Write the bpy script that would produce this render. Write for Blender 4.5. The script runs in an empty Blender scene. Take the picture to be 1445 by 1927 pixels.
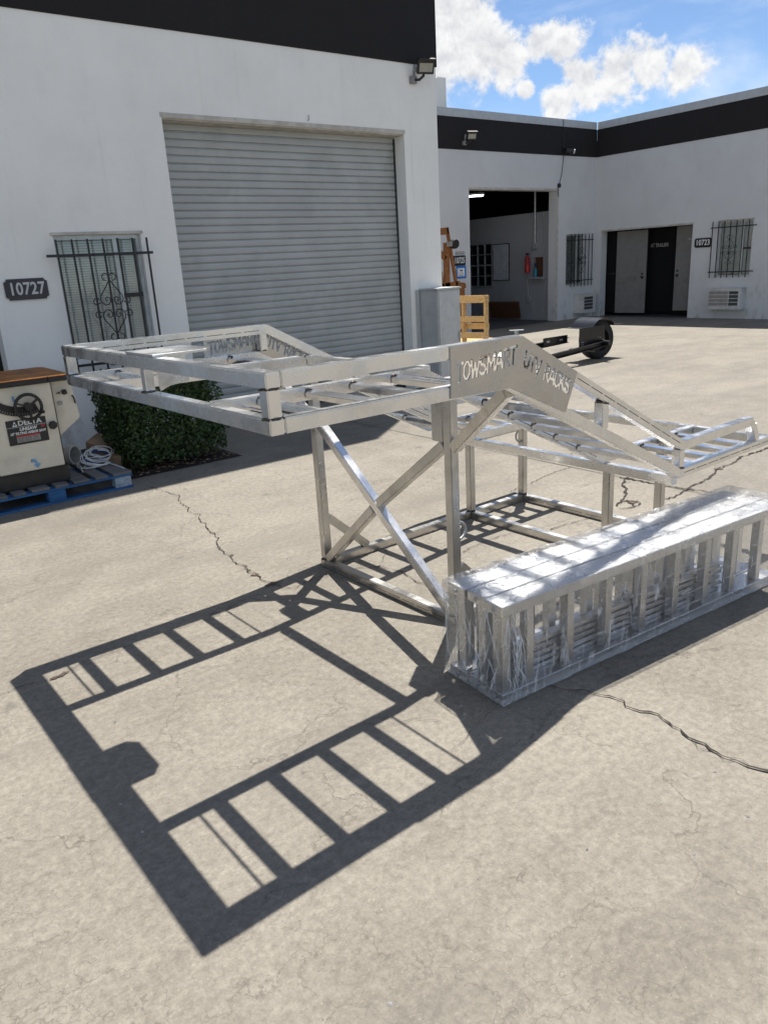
import bpy, bmesh, math, random
from mathutils import Vector, Matrix, noise

random.seed(7)
sc = bpy.context.scene
COL = sc.collection

# ------------------------------------------------------------------ camera
CAM_H = 1.6
F_PX, W_PX, H_PX = 1428.29, 1445.0, 1927.0
PITCH, ROLL, YAW = 0.3137, -0.0582, 0.9213
cam = bpy.data.cameras.new('camera')
cam_ob = bpy.data.objects.new('camera', cam)
COL.objects.link(cam_ob)
fwd = Vector((math.cos(YAW) * math.cos(PITCH), math.sin(YAW) * math.cos(PITCH), -math.sin(PITCH)))
rgt = Vector((math.sin(YAW), -math.cos(YAW), 0))
upv = rgt.cross(fwd)
r2 = rgt * math.cos(ROLL) + upv * math.sin(ROLL)
u2 = -rgt * math.sin(ROLL) + upv * math.cos(ROLL)
cam_ob.matrix_world = Matrix(((r2.x, u2.x, -fwd.x, 0), (r2.y, u2.y, -fwd.y, 0), (r2.z, u2.z, -fwd.z, CAM_H), (0, 0, 0, 1)))
cam.sensor_fit = 'VERTICAL'
cam.sensor_height = 24.0
cam.lens = F_PX / H_PX * 24.0
cam.clip_start = 0.05
cam.clip_end = 2000
sc.camera = cam_ob

# ------------------------------------------------------------------ light
SUN = Vector((0.4331, 0.3174, 1.0)).normalized()
SUN_EL = math.asin(SUN.z)
SUN_ROT = math.atan2(SUN.x, SUN.y)
sun = bpy.data.lights.new('sun', 'SUN')
sun.energy = 4.6
sun.angle = math.radians(0.53)
sun.color = (1.0, 0.955, 0.88)
sun_ob = bpy.data.objects.new('sun', sun)
COL.objects.link(sun_ob)
sun_ob.rotation_euler = (-SUN).to_track_quat('-Z', 'Y').to_euler()
sun_ob.location = (0, 0, 20)

sc.view_settings.view_transform = 'Standard'
sc.view_settings.look = 'None'
sc.view_settings.gamma = 1.0
sc.view_settings.use_curve_mapping = False
sc.view_settings.exposure = 0.90

world = bpy.data.worlds.new('World')
sc.world = world
world.use_nodes = True
wn = world.node_tree
wn.nodes.clear()


def N(t, typ, **kw):
    n = t.nodes.new(typ)
    for k, v in kw.items():
        if k.startswith('_'):
            setattr(n, k[1:], v)
        else:
            n.inputs[k.replace('__', ' ')].default_value = v
    return n


def mth(t, op, a, b=None, clamp=False):
    n = t.nodes.new('ShaderNodeMath')
    n.operation = op
    n.use_clamp = clamp
    for i, x in enumerate((a, b)):
        if x is None:
            continue
        if isinstance(x, (int, float)):
            n.inputs[i].default_value = x
        else:
            t.links.new(x, n.inputs[i])
    return n.outputs[0]


def maprange(t, v, a, b, c=0.0, d=1.0, smooth=True):
    n = t.nodes.new('ShaderNodeMapRange')
    n.interpolation_type = 'SMOOTHSTEP' if smooth else 'LINEAR'
    t.links.new(v, n.inputs['Value'])
    n.inputs['From Min'].default_value = a
    n.inputs['From Max'].default_value = b
    n.inputs['To Min'].default_value = c
    n.inputs['To Max'].default_value = d
    return n.outputs[0]


def build_world():
    t = wn
    L = t.links.new
    out = t.nodes.new('ShaderNodeOutputWorld')
    sky = t.nodes.new('ShaderNodeTexSky')
    sky.sky_type = 'NISHITA'
    sky.sun_disc = False
    sky.sun_elevation = SUN_EL
    sky.sun_rotation = SUN_ROT
    sky.altitude = 900
    sky.air_density = 0.9
    sky.dust_density = 0.15
    sky.ozone_density = 4.5
    bg = N(t, 'ShaderNodeBackground', Strength=0.07)
    L(sky.outputs[0], bg.inputs['Color'])
    tc = t.nodes.new('ShaderNodeTexCoord')
    nv = t.nodes.new('ShaderNodeVectorMath')
    nv.operation = 'NORMALIZE'
    L(tc.outputs['Generated'], nv.inputs[0])
    d = nv.outputs[0]
    # cauliflower turbulence on the direction
    n1 = N(t, 'ShaderNodeTexNoise', Scale=24.0, Detail=12.0, Roughness=0.64, Distortion=0.10)
    L(d, n1.inputs['Vector'])
    n2 = N(t, 'ShaderNodeTexNoise', Scale=4.0, Detail=5.0, Roughness=0.55)
    L(d, n2.inputs['Vector'])
    # cumulus heaps standing in the north-east (centre direction, radius)
    heaps = [((0.655, 0.716, 0.240), 0.115), ((0.69, 0.688, 0.222), 0.075), ((0.712, 0.668, 0.213), 0.055),
             ((0.754, 0.621, 0.224), 0.040), ((0.737, 0.641, 0.218), 0.034),
             ((0.815, 0.548, 0.190), 0.047), ((0.793, 0.580, 0.186), 0.050), ((0.834, 0.521, 0.180), 0.042),
             ((0.775, 0.606, 0.180), 0.040), ((0.760, 0.628, 0.166), 0.036), ((0.7335, 0.655, 0.181), 0.017),
             ((0.765, 0.615, 0.194), 0.027), ((0.60, 0.76, 0.25), 0.14),
             ((0.30, 0.93, 0.22), 0.15), ((0.42, 0.88, 0.24), 0.10), ((0.97, 0.10, 0.2), 0.13), ((0.95, -0.2, 0.26), 0.12),
             ((-0.4, 0.88, 0.25), 0.16), ((-0.85, 0.45, 0.27), 0.15), ((-0.8, -0.5, 0.3), 0.2), ((-0.2, -0.93, 0.28), 0.18),
             ((0.45, -0.85, 0.25), 0.16), ((0.2, -0.5, 0.84), 0.2), ((-0.5, 0.3, 0.8), 0.25), ((-0.3, -0.3, 0.9), 0.15)]
    acc = None
    for c, r in heaps:
        v = t.nodes.new('ShaderNodeVectorMath')
        v.operation = 'DISTANCE'
        L(d, v.inputs[0])
        v.inputs[1].default_value = Vector(c).normalized()
        m = mth(t, 'SUBTRACT', 1.0, mth(t, 'DIVIDE', v.outputs['Value'], r))
        acc = m if acc is None else mth(t, 'SMOOTH_MAX', acc, m)
        if acc.node.operation == 'SMOOTH_MAX':
            acc.node.inputs[2].default_value = 0.12
    # broken cumulus added above the framed sky for white fill on shaded walls
    sepd = t.nodes.new('ShaderNodeSeparateXYZ')
    L(d, sepd.inputs[0])
    n5 = N(t, 'ShaderNodeTexNoise', Scale=2.6, Detail=4.0, Roughness=0.5)
    L(d, n5.inputs['Vector'])
    broad = mth(t, 'MULTIPLY', mth(t, 'SUBTRACT', n5.outputs[0], 0.49), 4.5)
    hi = maprange(t, sepd.outputs[2], 0.30, 0.42, -1.6, 0.0)
    acc = mth(t, 'MAXIMUM', acc, mth(t, 'ADD', broad, hi))
    acc = mth(t, 'MAXIMUM', mth(t, 'MINIMUM', acc, 0.95), -0.6)
    dens = mth(t, 'ADD', mth(t, 'SUBTRACT', acc, 0.30), mth(t, 'MULTIPLY', mth(t, 'SUBTRACT', n1.outputs[0], 0.5), 1.8))
    dens = mth(t, 'ADD', dens, mth(t, 'MULTIPLY', mth(t, 'SUBTRACT', n2.outputs[0], 0.52), 0.5))
    cum = maprange(t, dens, -0.06, 0.30)
    # thin high veil
    mp = t.nodes.new('ShaderNodeMapping')
    mp.inputs['Scale'].default_value = (2.2, 4.5, 9.0)
    mp.inputs['Rotation'].default_value = (0.25, 0.1, 0.5)
    L(d, mp.inputs['Vector'])
    n3 = N(t, 'ShaderNodeTexNoise', Scale=1.2, Detail=7.0, Roughness=0.6, Distortion=0.5)
    L(mp.outputs[0], n3.inputs['Vector'])
    veil = maprange(t, n3.outputs[0], 0.43, 0.74, 0.0, 0.55)
    # cloud brightness: bright rims, greyer bodies
    va = t.nodes.new('ShaderNodeVectorMath')
    va.operation = 'ADD'
    L(d, va.inputs[0])
    va.inputs[1].default_value = (0.0020, 0.0010, 0.0075)
    n4 = N(t, 'ShaderNodeTexNoise', Scale=24.0, Detail=7.0, Roughness=0.60, Distortion=0.10)
    L(va.outputs[0], n4.inputs['Vector'])
    n1b = N(t, 'ShaderNodeTexNoise', Scale=24.0, Detail=7.0, Roughness=0.60, Distortion=0.10)
    L(d, n1b.inputs['Vector'])
    relief = mth(t, 'MULTIPLY', mth(t, 'SUBTRACT', n1b.outputs[0], n4.outputs[0]), 4.0)
    shade = mth(t, 'ADD', mth(t, 'ADD', relief, mth(t, 'MULTIPLY', dens, -0.42)), 0.80, True)
    cr = t.nodes.new('ShaderNodeMixRGB')
    cr.inputs[1].default_value = (0.35, 0.362, 0.385, 1)
    cr.inputs[2].default_value = (0.52, 0.52, 0.52, 1)
    L(shade, cr.inputs[0])
    bgc = N(t, 'ShaderNodeBackground', Strength=1.0)
    L(cr.outputs[0], bgc.inputs['Color'])
    bgv = N(t, 'ShaderNodeBackground', Strength=1.0)
    bgv.inputs['Color'].default_value = (0.48, 0.52, 0.57, 1)
    m1 = t.nodes.new('ShaderNodeMixShader')
    L(veil, m1.inputs[0])
    L(bg.outputs[0], m1.inputs[1])
    L(bgv.outputs[0], m1.inputs[2])
    m2 = t.nodes.new('ShaderNodeMixShader')
    L(cum, m2.inputs[0])
    L(m1.outputs[0], m2.inputs[1])
    L(bgc.outputs[0], m2.inputs[2])
    L(m2.outputs[0], out.inputs[0])


build_world()


# ------------------------------------------------------------------ materials
def new_mat(name):
    m = bpy.data.materials.new(name)
    m.use_nodes = True
    t = m.node_tree
    t.nodes.clear()
    o = t.nodes.new('ShaderNodeOutputMaterial')
    p = t.nodes.new('ShaderNodeBsdfPrincipled')
    t.links.new(p.outputs[0], o.inputs[0])
    return m, t, p, o


def coords(t, scale=(1, 1, 1), rot=(0, 0, 0), world_space=True):
    if world_space:
        g = t.nodes.new('ShaderNodeNewGeometry')
        src = g.outputs['Position']
    else:
        src = t.nodes.new('ShaderNodeTexCoord').outputs['Object']
    mp = t.nodes.new('ShaderNodeMapping')
    mp.inputs['Scale'].default_value = scale
    mp.inputs['Rotation'].default_value = rot
    t.links.new(src, mp.inputs[0])
    return mp.outputs[0]


def nz(t, vec, scale, detail=4, rough=0.55, dist=0.0):
    n = N(t, 'ShaderNodeTexNoise', Scale=scale, Detail=float(detail), Roughness=rough, Distortion=dist)
    t.links.new(vec, n.inputs['Vector'])
    return n.outputs[0]


def mixc(t, fac, a, b, mode='MIX'):
    n = t.nodes.new('ShaderNodeMixRGB')
    n.blend_type = mode
    for i, x in ((0, fac), (1, a), (2, b)):
        if isinstance(x, (int, float)):
            n.inputs[i].default_value = x
        elif isinstance(x, tuple):
            n.inputs[i].default_value = (*x, 1)
        else:
            t.links.new(x, n.inputs[i])
    return n.outputs[0]


def bump(t, p, h, strength=0.2, dist=0.01):
    b = N(t, 'ShaderNodeBump', Strength=strength, Distance=dist)
    t.links.new(h, b.inputs['Height'])
    t.links.new(b.outputs[0], p.inputs['Normal'])


def simple(name, col, rough=0.5, metal=0.0, var=0.12, scale=9.0, bstr=0.1, bscale=120.0, dirt=None, dirt_amt=0.4, dscale=3.0):
    m, t, p, o = new_mat(name)
    v = coords(t)
    n = nz(t, v, scale, 5)
    lo = tuple(c * (1 - var) for c in col)
    hi = tuple(min(1, c * (1 + var)) for c in col)
    c = mixc(t, maprange(t, n, 0.3, 0.7), lo, hi)
    if dirt:
        dn = nz(t, v, dscale, 7, 0.65)
        c = mixc(t, maprange(t, dn, 0.5, 0.72, 0, dirt_amt), c, dirt)
    t.links.new(c, p.inputs['Base Color'])
    p.inputs['Roughness'].default_value = rough
    p.inputs['Metallic'].default_value = metal
    if bstr:
        bump(t, p, nz(t, v, bscale, 3), bstr, 0.004)
    return m


def mat_concrete():
    m, t, p, o = new_mat('worn_concrete')
    v = coords(t)
    L = t.links.new
    big = nz(t, v, 0.55, 5, 0.6)
    mid = nz(t, v, 3.2, 6, 0.62)
    strk = nz(t, coords(t, (0.7, 3.0, 1), (0, 0, 0.25)), 2.2, 5, 0.6)
    fine = nz(t, v, 34, 9, 0.80)
    grit = nz(t, v, 120, 6, 0.75)
    c = mixc(t, maprange(t, big, 0.3, 0.7), (0.163, 0.146, 0.119), (0.228, 0.206, 0.170))
    c = mixc(t, maprange(t, mid, 0.36, 0.72, 0, 0.55), c, (0.252, 0.229, 0.190))
    c = mixc(t, maprange(t, strk, 0.5, 0.8, 0, 0.50), c, (0.128, 0.116, 0.098))
    c = mixc(t, maprange(t, fine, 0.25, 0.78, 0, 1), mixc(t, 1.0, c, (0.64, 0.64, 0.64), 'MULTIPLY'), mixc(t, 1.0, c, (1.34, 1.34, 1.34), 'MULTIPLY'))
    c = mixc(t, maprange(t, grit, 0.57, 0.68, 0, 0.8), c, (0.34, 0.315, 0.27))
    c = mixc(t, maprange(t, grit, 0.43, 0.32, 0, 0.8), c, (0.075, 0.067, 0.056))
    # hairline crazing, in patches
    wv = nz(t, v, 5.0, 4, 0.6)
    vm = t.nodes.new('ShaderNodeVectorMath')
    vm.operation = 'MULTIPLY_ADD'
    cmb = t.nodes.new('ShaderNodeCombineXYZ')
    L(wv, cmb.inputs[0])
    L(mid, cmb.inputs[1])
    L(cmb.outputs[0], vm.inputs[0])
    vm.inputs[1].default_value = (0.45, 0.45, 0)
    L(v, vm.inputs[2])
    for sc_, wd, amt in ((1.6, 0.005, 0.60), (5.5, 0.010, 0.48)):
        vo = N(t, 'ShaderNodeTexVoronoi', Scale=sc_)
        vo.feature = 'DISTANCE_TO_EDGE'
        vo.voronoi_dimensions = '2D'
        L(vm.outputs[0], vo.inputs['Vector'])
        ln = maprange(t, vo.outputs['Distance'], wd * 2.2, 0.0)
        msk = maprange(t, nz(t, v, 1.3 if sc_ < 3 else 0.9, 3), 0.43, 0.56)
        c = mixc(t, mth(t, 'MULTIPLY', mth(t, 'MULTIPLY', ln, msk), amt), c, (0.07, 0.06, 0.05))
    # oil spots and scuffs
    vs = N(t, 'ShaderNodeTexVoronoi', Scale=1.9)
    L(v, vs.inputs['Vector'])
    sp = mth(t, 'ADD', vs.outputs['Distance'], mth(t, 'MULTIPLY', mid, 0.14))
    c = mixc(t, maprange(t, sp, 0.165, 0.10, 0, 0.55), c, (0.07, 0.066, 0.062))
    # tyre-worn darker lane
    lane = nz(t, coords(t, (0.25, 1.2, 1)), 1.2, 4, 0.55)
    c = mixc(t, maprange(t, lane, 0.48, 0.70, 0, 0.42), c, (0.115, 0.106, 0.092))
    L(c, p.inputs['Base Color'])
    p.inputs['Roughness'].default_value = 0.78
    p.inputs['Specular IOR Level'].default_value = 0.35
    hgt = mth(t, 'ADD', mth(t, 'MULTIPLY', fine, 0.7), mth(t, 'MULTIPLY', grit, 0.5))
    bump(t, p, hgt, 0.5, 0.0025)
    return m


def mat_alu(name, tint=(0.80, 0.797, 0.792), r0=0.17, r1=0.34, stain=0.20):
    m, t, p, o = new_mat(name)
    v = coords(t, world_space=False)
    br = nz(t, coords(t, (6, 6, 160), (0.2, 0.1, 0.0), False), 3.0, 3, 0.6)
    br2 = nz(t, coords(t, (160, 6, 6), (0.0, 0.0, 0.15), False), 3.0, 3, 0.6)
    bl = nz(t, v, 7.0, 6, 0.62, 0.4)
    sm = nz(t, v, 26.0, 5, 0.6)
    c = mixc(t, maprange(t, bl, 0.32, 0.72), tint, tuple(x * 0.88 for x in tint))
    c = mixc(t, maprange(t, nz(t, v, 5.0, 6, 0.62), 0.50, 0.74, 0, stain), c, (0.25, 0.225, 0.19))
    t.links.new(c, p.inputs['Base Color'])
    p.inputs['Metallic'].default_value = 1.0
    r = mth(t, 'ADD', mth(t, 'MULTIPLY', maprange(t, bl, 0.3, 0.7), r1 - r0), r0)
    r = mth(t, 'ADD', r, mth(t, 'MULTIPLY', mth(t, 'SUBTRACT', sm, 0.5), 0.12))
    t.links.new(r, p.inputs['Roughness'])
    h = mth(t, 'ADD', mth(t, 'ADD', br, br2), mth(t, 'MULTIPLY', bl, 1.5))
    bump(t, p, h, 0.02, 0.002)
    return m


def mat_stucco(name, col, dirt=(0.42, 0.40, 0.37), amt=0.5):
    m, t, p, o = new_mat(name)
    v = coords(t)
    n = nz(t, v, 1.1, 5, 0.6)
    c = mixc(t, maprange(t, n, 0.3, 0.72), col, tuple(x * 0.93 for x in col))
    # splash and scuff wear low on the wall
    sep = t.nodes.new('ShaderNodeSeparateXYZ')
    t.links.new(v, sep.inputs[0])
    low = maprange(t, sep.outputs[2], 1.3, 0.0)
    dn = nz(t, coords(t, (1, 1, 0.55)), 4.2, 7, 0.68)
    f = mth(t, 'MULTIPLY', maprange(t, dn, 0.50, 0.68, 0, 1), mth(t, 'MULTIPLY', mth(t, 'ADD', low, 0.12), amt))
    c = mixc(t, f, c, dirt)
    run = nz(t, coords(t, (7, 7, 0.35)), 1.6, 5, 0.6)
    c = mixc(t, maprange(t, run, 0.58, 0.8, 0, 0.16), c, dirt)
    t.links.new(c, p.inputs['Base Color'])
    p.inputs['Roughness'].default_value = 0.85
    p.inputs['Specular IOR Level'].default_value = 0.3
    h = mth(t, 'ADD', nz(t, v, 70, 4, 0.6), mth(t, 'MULTIPLY', nz(t, v, 9, 3), 0.8))
    bump(t, p, h, 0.28, 0.006)
    return m


def mat_wood(name, a, b, scale=(2, 28, 28), rough=0.75):
    m, t, p, o = new_mat(name)
    v = coords(t, scale, (0, 0, 0), False)
    g = nz(t, v, 1.6, 6, 0.62, 0.8)
    c = mixc(t, maprange(t, g, 0.3, 0.7), a, b)
    k = nz(t, coords(t, world_space=False), 6, 5, 0.6)
    c = mixc(t, maprange(t, k, 0.55, 0.75, 0, 0.5), c, tuple(x * 0.45 for x in a))
    t.links.new(c, p.inputs['Base Color'])
    p.inputs['Roughness'].default_value = rough
    bump(t, p, g, 0.25, 0.004)
    return m


def mat_leaf():
    m, t, p, o = new_mat('boxwood_leaf')
    oi = t.nodes.new('ShaderNodeNewGeometry')
    rnd = oi.outputs['Random Per Island']
    c = mixc(t, rnd, (0.013, 0.038, 0.008), (0.066, 0.112, 0.024))
    c = mixc(t, maprange(t, rnd, 0.94, 1.0, 0, 0.8), c, (0.16, 0.14, 0.05))
    t.links.new(c, p.inputs['Base Color'])
    p.inputs['Roughness'].default_value = 0.42
    tr = t.nodes.new('ShaderNodeBsdfTranslucent')
    t.links.new(mixc(t, 1.0, c, (1.3, 1.5, 0.7), 'MULTIPLY'), tr.inputs[0])
    mx = N(t, 'ShaderNodeMixShader', Fac=0.25)
    t.links.new(p.outputs[0], mx.inputs[1])
    t.links.new(tr.outputs[0], mx.inputs[2])
    t.links.new(mx.outputs[0], o.inputs[0])
    return m


def mat_wrap():
    m, t, p, o = new_mat('stretch_film')
    v = coords(t, world_space=False)
    L = t.links.new
    st = nz(t, coords(t, (2, 22, 26), (0.12, 0.05, 0.10), False), 2.2, 7, 0.66, 1.0)
    st2 = nz(t, coords(t, (13, 5, 3), (0.1, 0.3, 0.5), False), 1.9, 7, 0.62, 1.2)
    tr = t.nodes.new('ShaderNodeBsdfTransparent')
    tr.inputs[0].default_value = (0.97, 0.975, 0.98, 1)
    gl = t.nodes.new('ShaderNodeBsdfGlossy')
    gl.inputs['Color'].default_value = (0.95, 0.95, 0.96, 1)
    gl.inputs['Roughness'].default_value = 0.10
    df = t.nodes.new('ShaderNodeBsdfDiffuse')
    df.inputs['Color'].default_value = (0.82, 0.83, 0.85, 1)
    b = N(t, 'ShaderNodeBump', Strength=0.65, Distance=0.012)
    L(mth(t, 'ADD', st, st2), b.inputs['Height'])
    L(b.outputs[0], gl.inputs['Normal'])
    lw = N(t, 'ShaderNodeLayerWeight', Blend=0.35)
    L(b.outputs[0], lw.inputs['Normal'])
    m1 = t.nodes.new('ShaderNodeMixShader')
    L(mth(t, 'ADD', mth(t, 'MULTIPLY', lw.outputs['Fresnel'], 0.55), 0.035, True), m1.inputs[0])
    L(tr.outputs[0], m1.inputs[1])
    L(gl.outputs[0], m1.inputs[2])
    m2 = t.nodes.new('ShaderNodeMixShader')
    f = mth(t, 'MAXIMUM', maprange(t, st, 0.55, 0.72, 0, 0.45), maprange(t, st2, 0.53, 0.72, 0, 0.50))
    L(mth(t, 'ADD', f, 0.012), m2.inputs[0])
    L(m1.outputs[0], m2.inputs[1])
    L(df.outputs[0], m2.inputs[2])
    L(m2.outputs[0], o.inputs[0])
    return m


def mat_emit(name, col, s):
    m, t, p, o = new_mat(name)
    p.inputs['Base Color'].default_value = (*col, 1)
    p.inputs['Emission Color'].default_value = (*col, 1)
    p.inputs['Emission Strength'].default_value = s
    return m


M = dict(
    concrete=mat_concrete(),
    crack=simple('crack_dirt', (0.030, 0.024, 0.020), 0.95, var=0.4, bstr=0),
    spall=simple('spalled_concrete', (0.115, 0.082, 0.062), 0.95, var=0.35, scale=60, bstr=0.5),
    soil=simple('planter_soil', (0.014, 0.011, 0.009), 0.95, var=0.5, scale=40, bstr=0.6, bscale=60),
    alu=mat_alu('brushed_aluminium'),
    alu_dull=mat_alu('mill_finish_aluminium', (0.60, 0.585, 0.56), 0.24, 0.42, 0.38),
    alu_rung=mat_alu('polished_rung', (0.80, 0.80, 0.81), 0.12, 0.28, 0.10),
    alu_bright=mat_alu('new_extruded_aluminium', (0.74, 0.74, 0.745), 0.22, 0.38, 0.12),
    alu_plate=mat_alu('ground_aluminium_plate', (0.52, 0.51, 0.50), 0.15, 0.34, 0.22),
    weld=simple('sooty_weld', (0.11, 0.095, 0.08), 0.45, 0.85, var=0.5, scale=90, bstr=0.5, bscale=180),
    ink=simple('printed_ink', (0.02, 0.02, 0.022), 0.6, bstr=0),
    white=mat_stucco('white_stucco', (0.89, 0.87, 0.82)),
    white_shaded=mat_stucco('white_stucco_shaded_worn', (0.64, 0.645, 0.645), amt=0.75),  # greyer base puts the deep yard's shade into the stucco; dirt is wear
    black=mat_stucco('black_stucco', (0.020, 0.018, 0.019), (0.05, 0.05, 0.05), 0.2),
    trim=simple('aged_trim', (0.50, 0.47, 0.42), 0.7, var=0.15, dirt=(0.22, 0.19, 0.15)),
    coping=simple('grey_coping', (0.48, 0.49, 0.49), 0.5, 0.2, var=0.06),
    shutter=simple('shutter_slat_paint', (0.41, 0.42, 0.405), 0.5, 0.0, var=0.07, scale=2.0, dirt=(0.30, 0.31, 0.29), dirt_amt=0.5, dscale=2.2, bstr=0.05),
    gasket=simple('shutter_gasket', (0.05, 0.048, 0.045), 0.8, bstr=0),
    iron=simple('black_iron', (0.012, 0.012, 0.014), 0.42, 0.0, var=0.3, bstr=0.1),
    frame=simple('window_frame_metal', (0.50, 0.52, 0.52), 0.4, 0.5, bstr=0),
    blind=simple('blind_slat', (0.84, 0.84, 0.82), 0.55, var=0.06, bstr=0),
    sign=simple('sign_charcoal', (0.045, 0.038, 0.045), 0.5, bstr=0.1),
    sign_black=simple('sign_black', (0.012, 0.012, 0.014), 0.45, bstr=0),
    letter=simple('letter_white', (0.72, 0.72, 0.70), 0.5, var=0.05, bstr=0),
    letter_grey=simple('letter_grey', (0.55, 0.55, 0.54), 0.45, var=0.06, bstr=0),
    fade_white=simple('letter_faded', (0.34, 0.34, 0.33), 0.6, bstr=0),
    lampbody=simple('floodlight_body', (0.03, 0.028, 0.03), 0.4, 0.3, bstr=0),
    lampglass=simple('floodlight_glass', (0.34, 0.33, 0.28), 0.25, var=0.1, bstr=0),
    bracket=simple('grey_junction_box', (0.30, 0.29, 0.28), 0.5, 0.3, bstr=0),
    cream=simple('cream_enamel', (0.62, 0.57, 0.46), 0.42, var=0.05, dirt=(0.36, 0.31, 0.24), dirt_amt=0.45, dscale=5),
    rust=simple('rusty_table_top', (0.36, 0.135, 0.025), 0.62, 0.25, var=0.3, scale=7, dirt=(0.13, 0.06, 0.025), dirt_amt=0.6),
    redmetal=simple('red_insert', (0.14, 0.035, 0.035), 0.5, bstr=0),
    castblack=simple('black_casting', (0.022, 0.020, 0.019), 0.5, 0.2, var=0.3),
    bluepaint=simple('blue_tape', (0.02, 0.16, 0.52), 0.6, bstr=0),
    lblue=simple('blue_sticker', (0.16, 0.30, 0.45), 0.5, var=0.4, scale=40, bstr=0),
    red=simple('red_enamel', (0.42, 0.02, 0.025), 0.35, bstr=0),
    paper=simple('paper', (0.75, 0.76, 0.78), 0.7, bstr=0),
    bluewood=mat_wood('blue_painted_wood', (0.015, 0.075, 0.20), (0.030, 0.13, 0.30)),
    greywood=mat_wood('weathered_board', (0.085, 0.085, 0.088), (0.155, 0.150, 0.145)),
    endgrain=mat_wood('pallet_block_pale', (0.18, 0.26, 0.34), (0.42, 0.46, 0.50), (20, 20, 20)),
    palletwood=mat_wood('pallet_pine', (0.40, 0.235, 0.085), (0.60, 0.40, 0.18)),
    brownwood=mat_wood('brown_stained_wood', (0.16, 0.062, 0.018), (0.30, 0.125, 0.035)),
    darkwood=mat_wood('dark_brown_panel', (0.075, 0.030, 0.014), (0.13, 0.055, 0.024)),
    cardboard=simple('cardboard', (0.30, 0.20, 0.12), 0.85, var=0.2, bstr=0.2),
    pvc=simple('grey_pvc', (0.42, 0.41, 0.38), 0.4, var=0.1, bstr=0),
    void=simple('black_opening', (0.004, 0.004, 0.005), 0.95, bstr=0),  # near-black colour puts the unlit doorway's darkness into flat panels
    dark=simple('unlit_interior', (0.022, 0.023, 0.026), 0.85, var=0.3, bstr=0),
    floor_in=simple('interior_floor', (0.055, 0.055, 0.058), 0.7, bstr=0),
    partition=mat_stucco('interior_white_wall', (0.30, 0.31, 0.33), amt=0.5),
    doorgrey=simple('grey_steel_door', (0.20, 0.195, 0.185), 0.5, var=0.06, dirt=(0.1, 0.1, 0.1), dirt_amt=0.3),
    cabgrey=simple('grey_cabinet_paint', (0.50, 0.51, 0.50), 0.45, 0.1, var=0.06, dirt=(0.27, 0.24, 0.20), dirt_amt=0.5, dscale=4),
    rope=simple('white_cord', (0.66, 0.66, 0.64), 0.6, bstr=0),
    bluerope=simple('blue_cord', (0.03, 0.07, 0.22), 0.6, bstr=0),
    rubber=simple('tyre_rubber', (0.014, 0.014, 0.014), 0.75, bstr=0.2),
    blacksteel=simple('black_painted_steel', (0.010, 0.010, 0.011), 0.28, 0.0, var=0.3, bstr=0.05),
    galv=simple('galvanised_steel', (0.45, 0.46, 0.47), 0.4, 0.8, var=0.15),
    acwhite=simple('ac_casing', (0.60, 0.60, 0.58), 0.5, var=0.06, dirt=(0.30, 0.29, 0.27), dirt_amt=0.5),
    acdark=simple('ac_fins', (0.055, 0.06, 0.06), 0.6, bstr=0),
    leaf=mat_leaf(),
    stem=simple('shrub_stem', (0.055, 0.040, 0.026), 0.9, bstr=0.3),
    wrap=mat_wrap(),
    tube=mat_emit('lit_fluorescent_tube', (0.9, 0.95, 1.0), 6.0),
    glassdark=simple('dark_pane', (0.010, 0.012, 0.015), 0.12, var=0.1, bstr=0),
    board=simple('whiteboard', (0.40, 0.42, 0.46), 0.35, bstr=0),
    teal=simple('teal_bottle', (0.02, 0.20, 0.30), 0.35, bstr=0),
    plastic=simple('white_plastic_scrap', (0.78, 0.80, 0.82), 0.35, bstr=0.2),
)


def mat_glass():
    m, t, p, o = new_mat('window_glass')
    tr = t.nodes.new('ShaderNodeBsdfTransparent')
    tr.inputs[0].default_value = (0.90, 0.92, 0.91, 1)
    gl = t.nodes.new('ShaderNodeBsdfGlossy')
    gl.inputs['Roughness'].default_value = 0.04
    lw = N(t, 'ShaderNodeLayerWeight', Blend=0.25)
    mx = t.nodes.new('ShaderNodeMixShader')
    t.links.new(mth(t, 'ADD', mth(t, 'MULTIPLY', lw.outputs['Fresnel'], 0.8), 0.05), mx.inputs[0])
    t.links.new(tr.outputs[0], mx.inputs[1])
    t.links.new(gl.outputs[0], mx.inputs[2])
    t.links.new(mx.outputs[0], o.inputs[0])
    return m


M['glass'] = mat_glass()

# ------------------------------------------------------------------ object helpers
BASE = {}


def thing(name, label, cat, loc=(0, 0, 0), rz=0.0, group=None, base=None):
    o = bpy.data.objects.new(name, None)
    COL.objects.link(o)
    o.empty_display_size = 0.1
    o.location = loc
    o.rotation_euler = (0, 0, rz)
    o['label'] = label
    o['category'] = cat
    if group:
        o['group'] = group
    BASE[o.name] = Vector(base if base is not None else loc)
    return o


def tag(o, label, cat, group=None):
    o['label'] = label
    o['category'] = cat
    if group:
        o['group'] = group
    return o


def link_mesh(name, me, parent=None, kind=None, label=None):
    o = bpy.data.objects.new(name, me)
    COL.objects.link(o)
    if parent is not None:
        o.parent = parent
        BASE[o.name] = BASE.get(parent.name, Vector((0, 0, 0)))
    if kind:
        o['kind'] = kind
    if label:
        o['label'] = label
    return o


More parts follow.
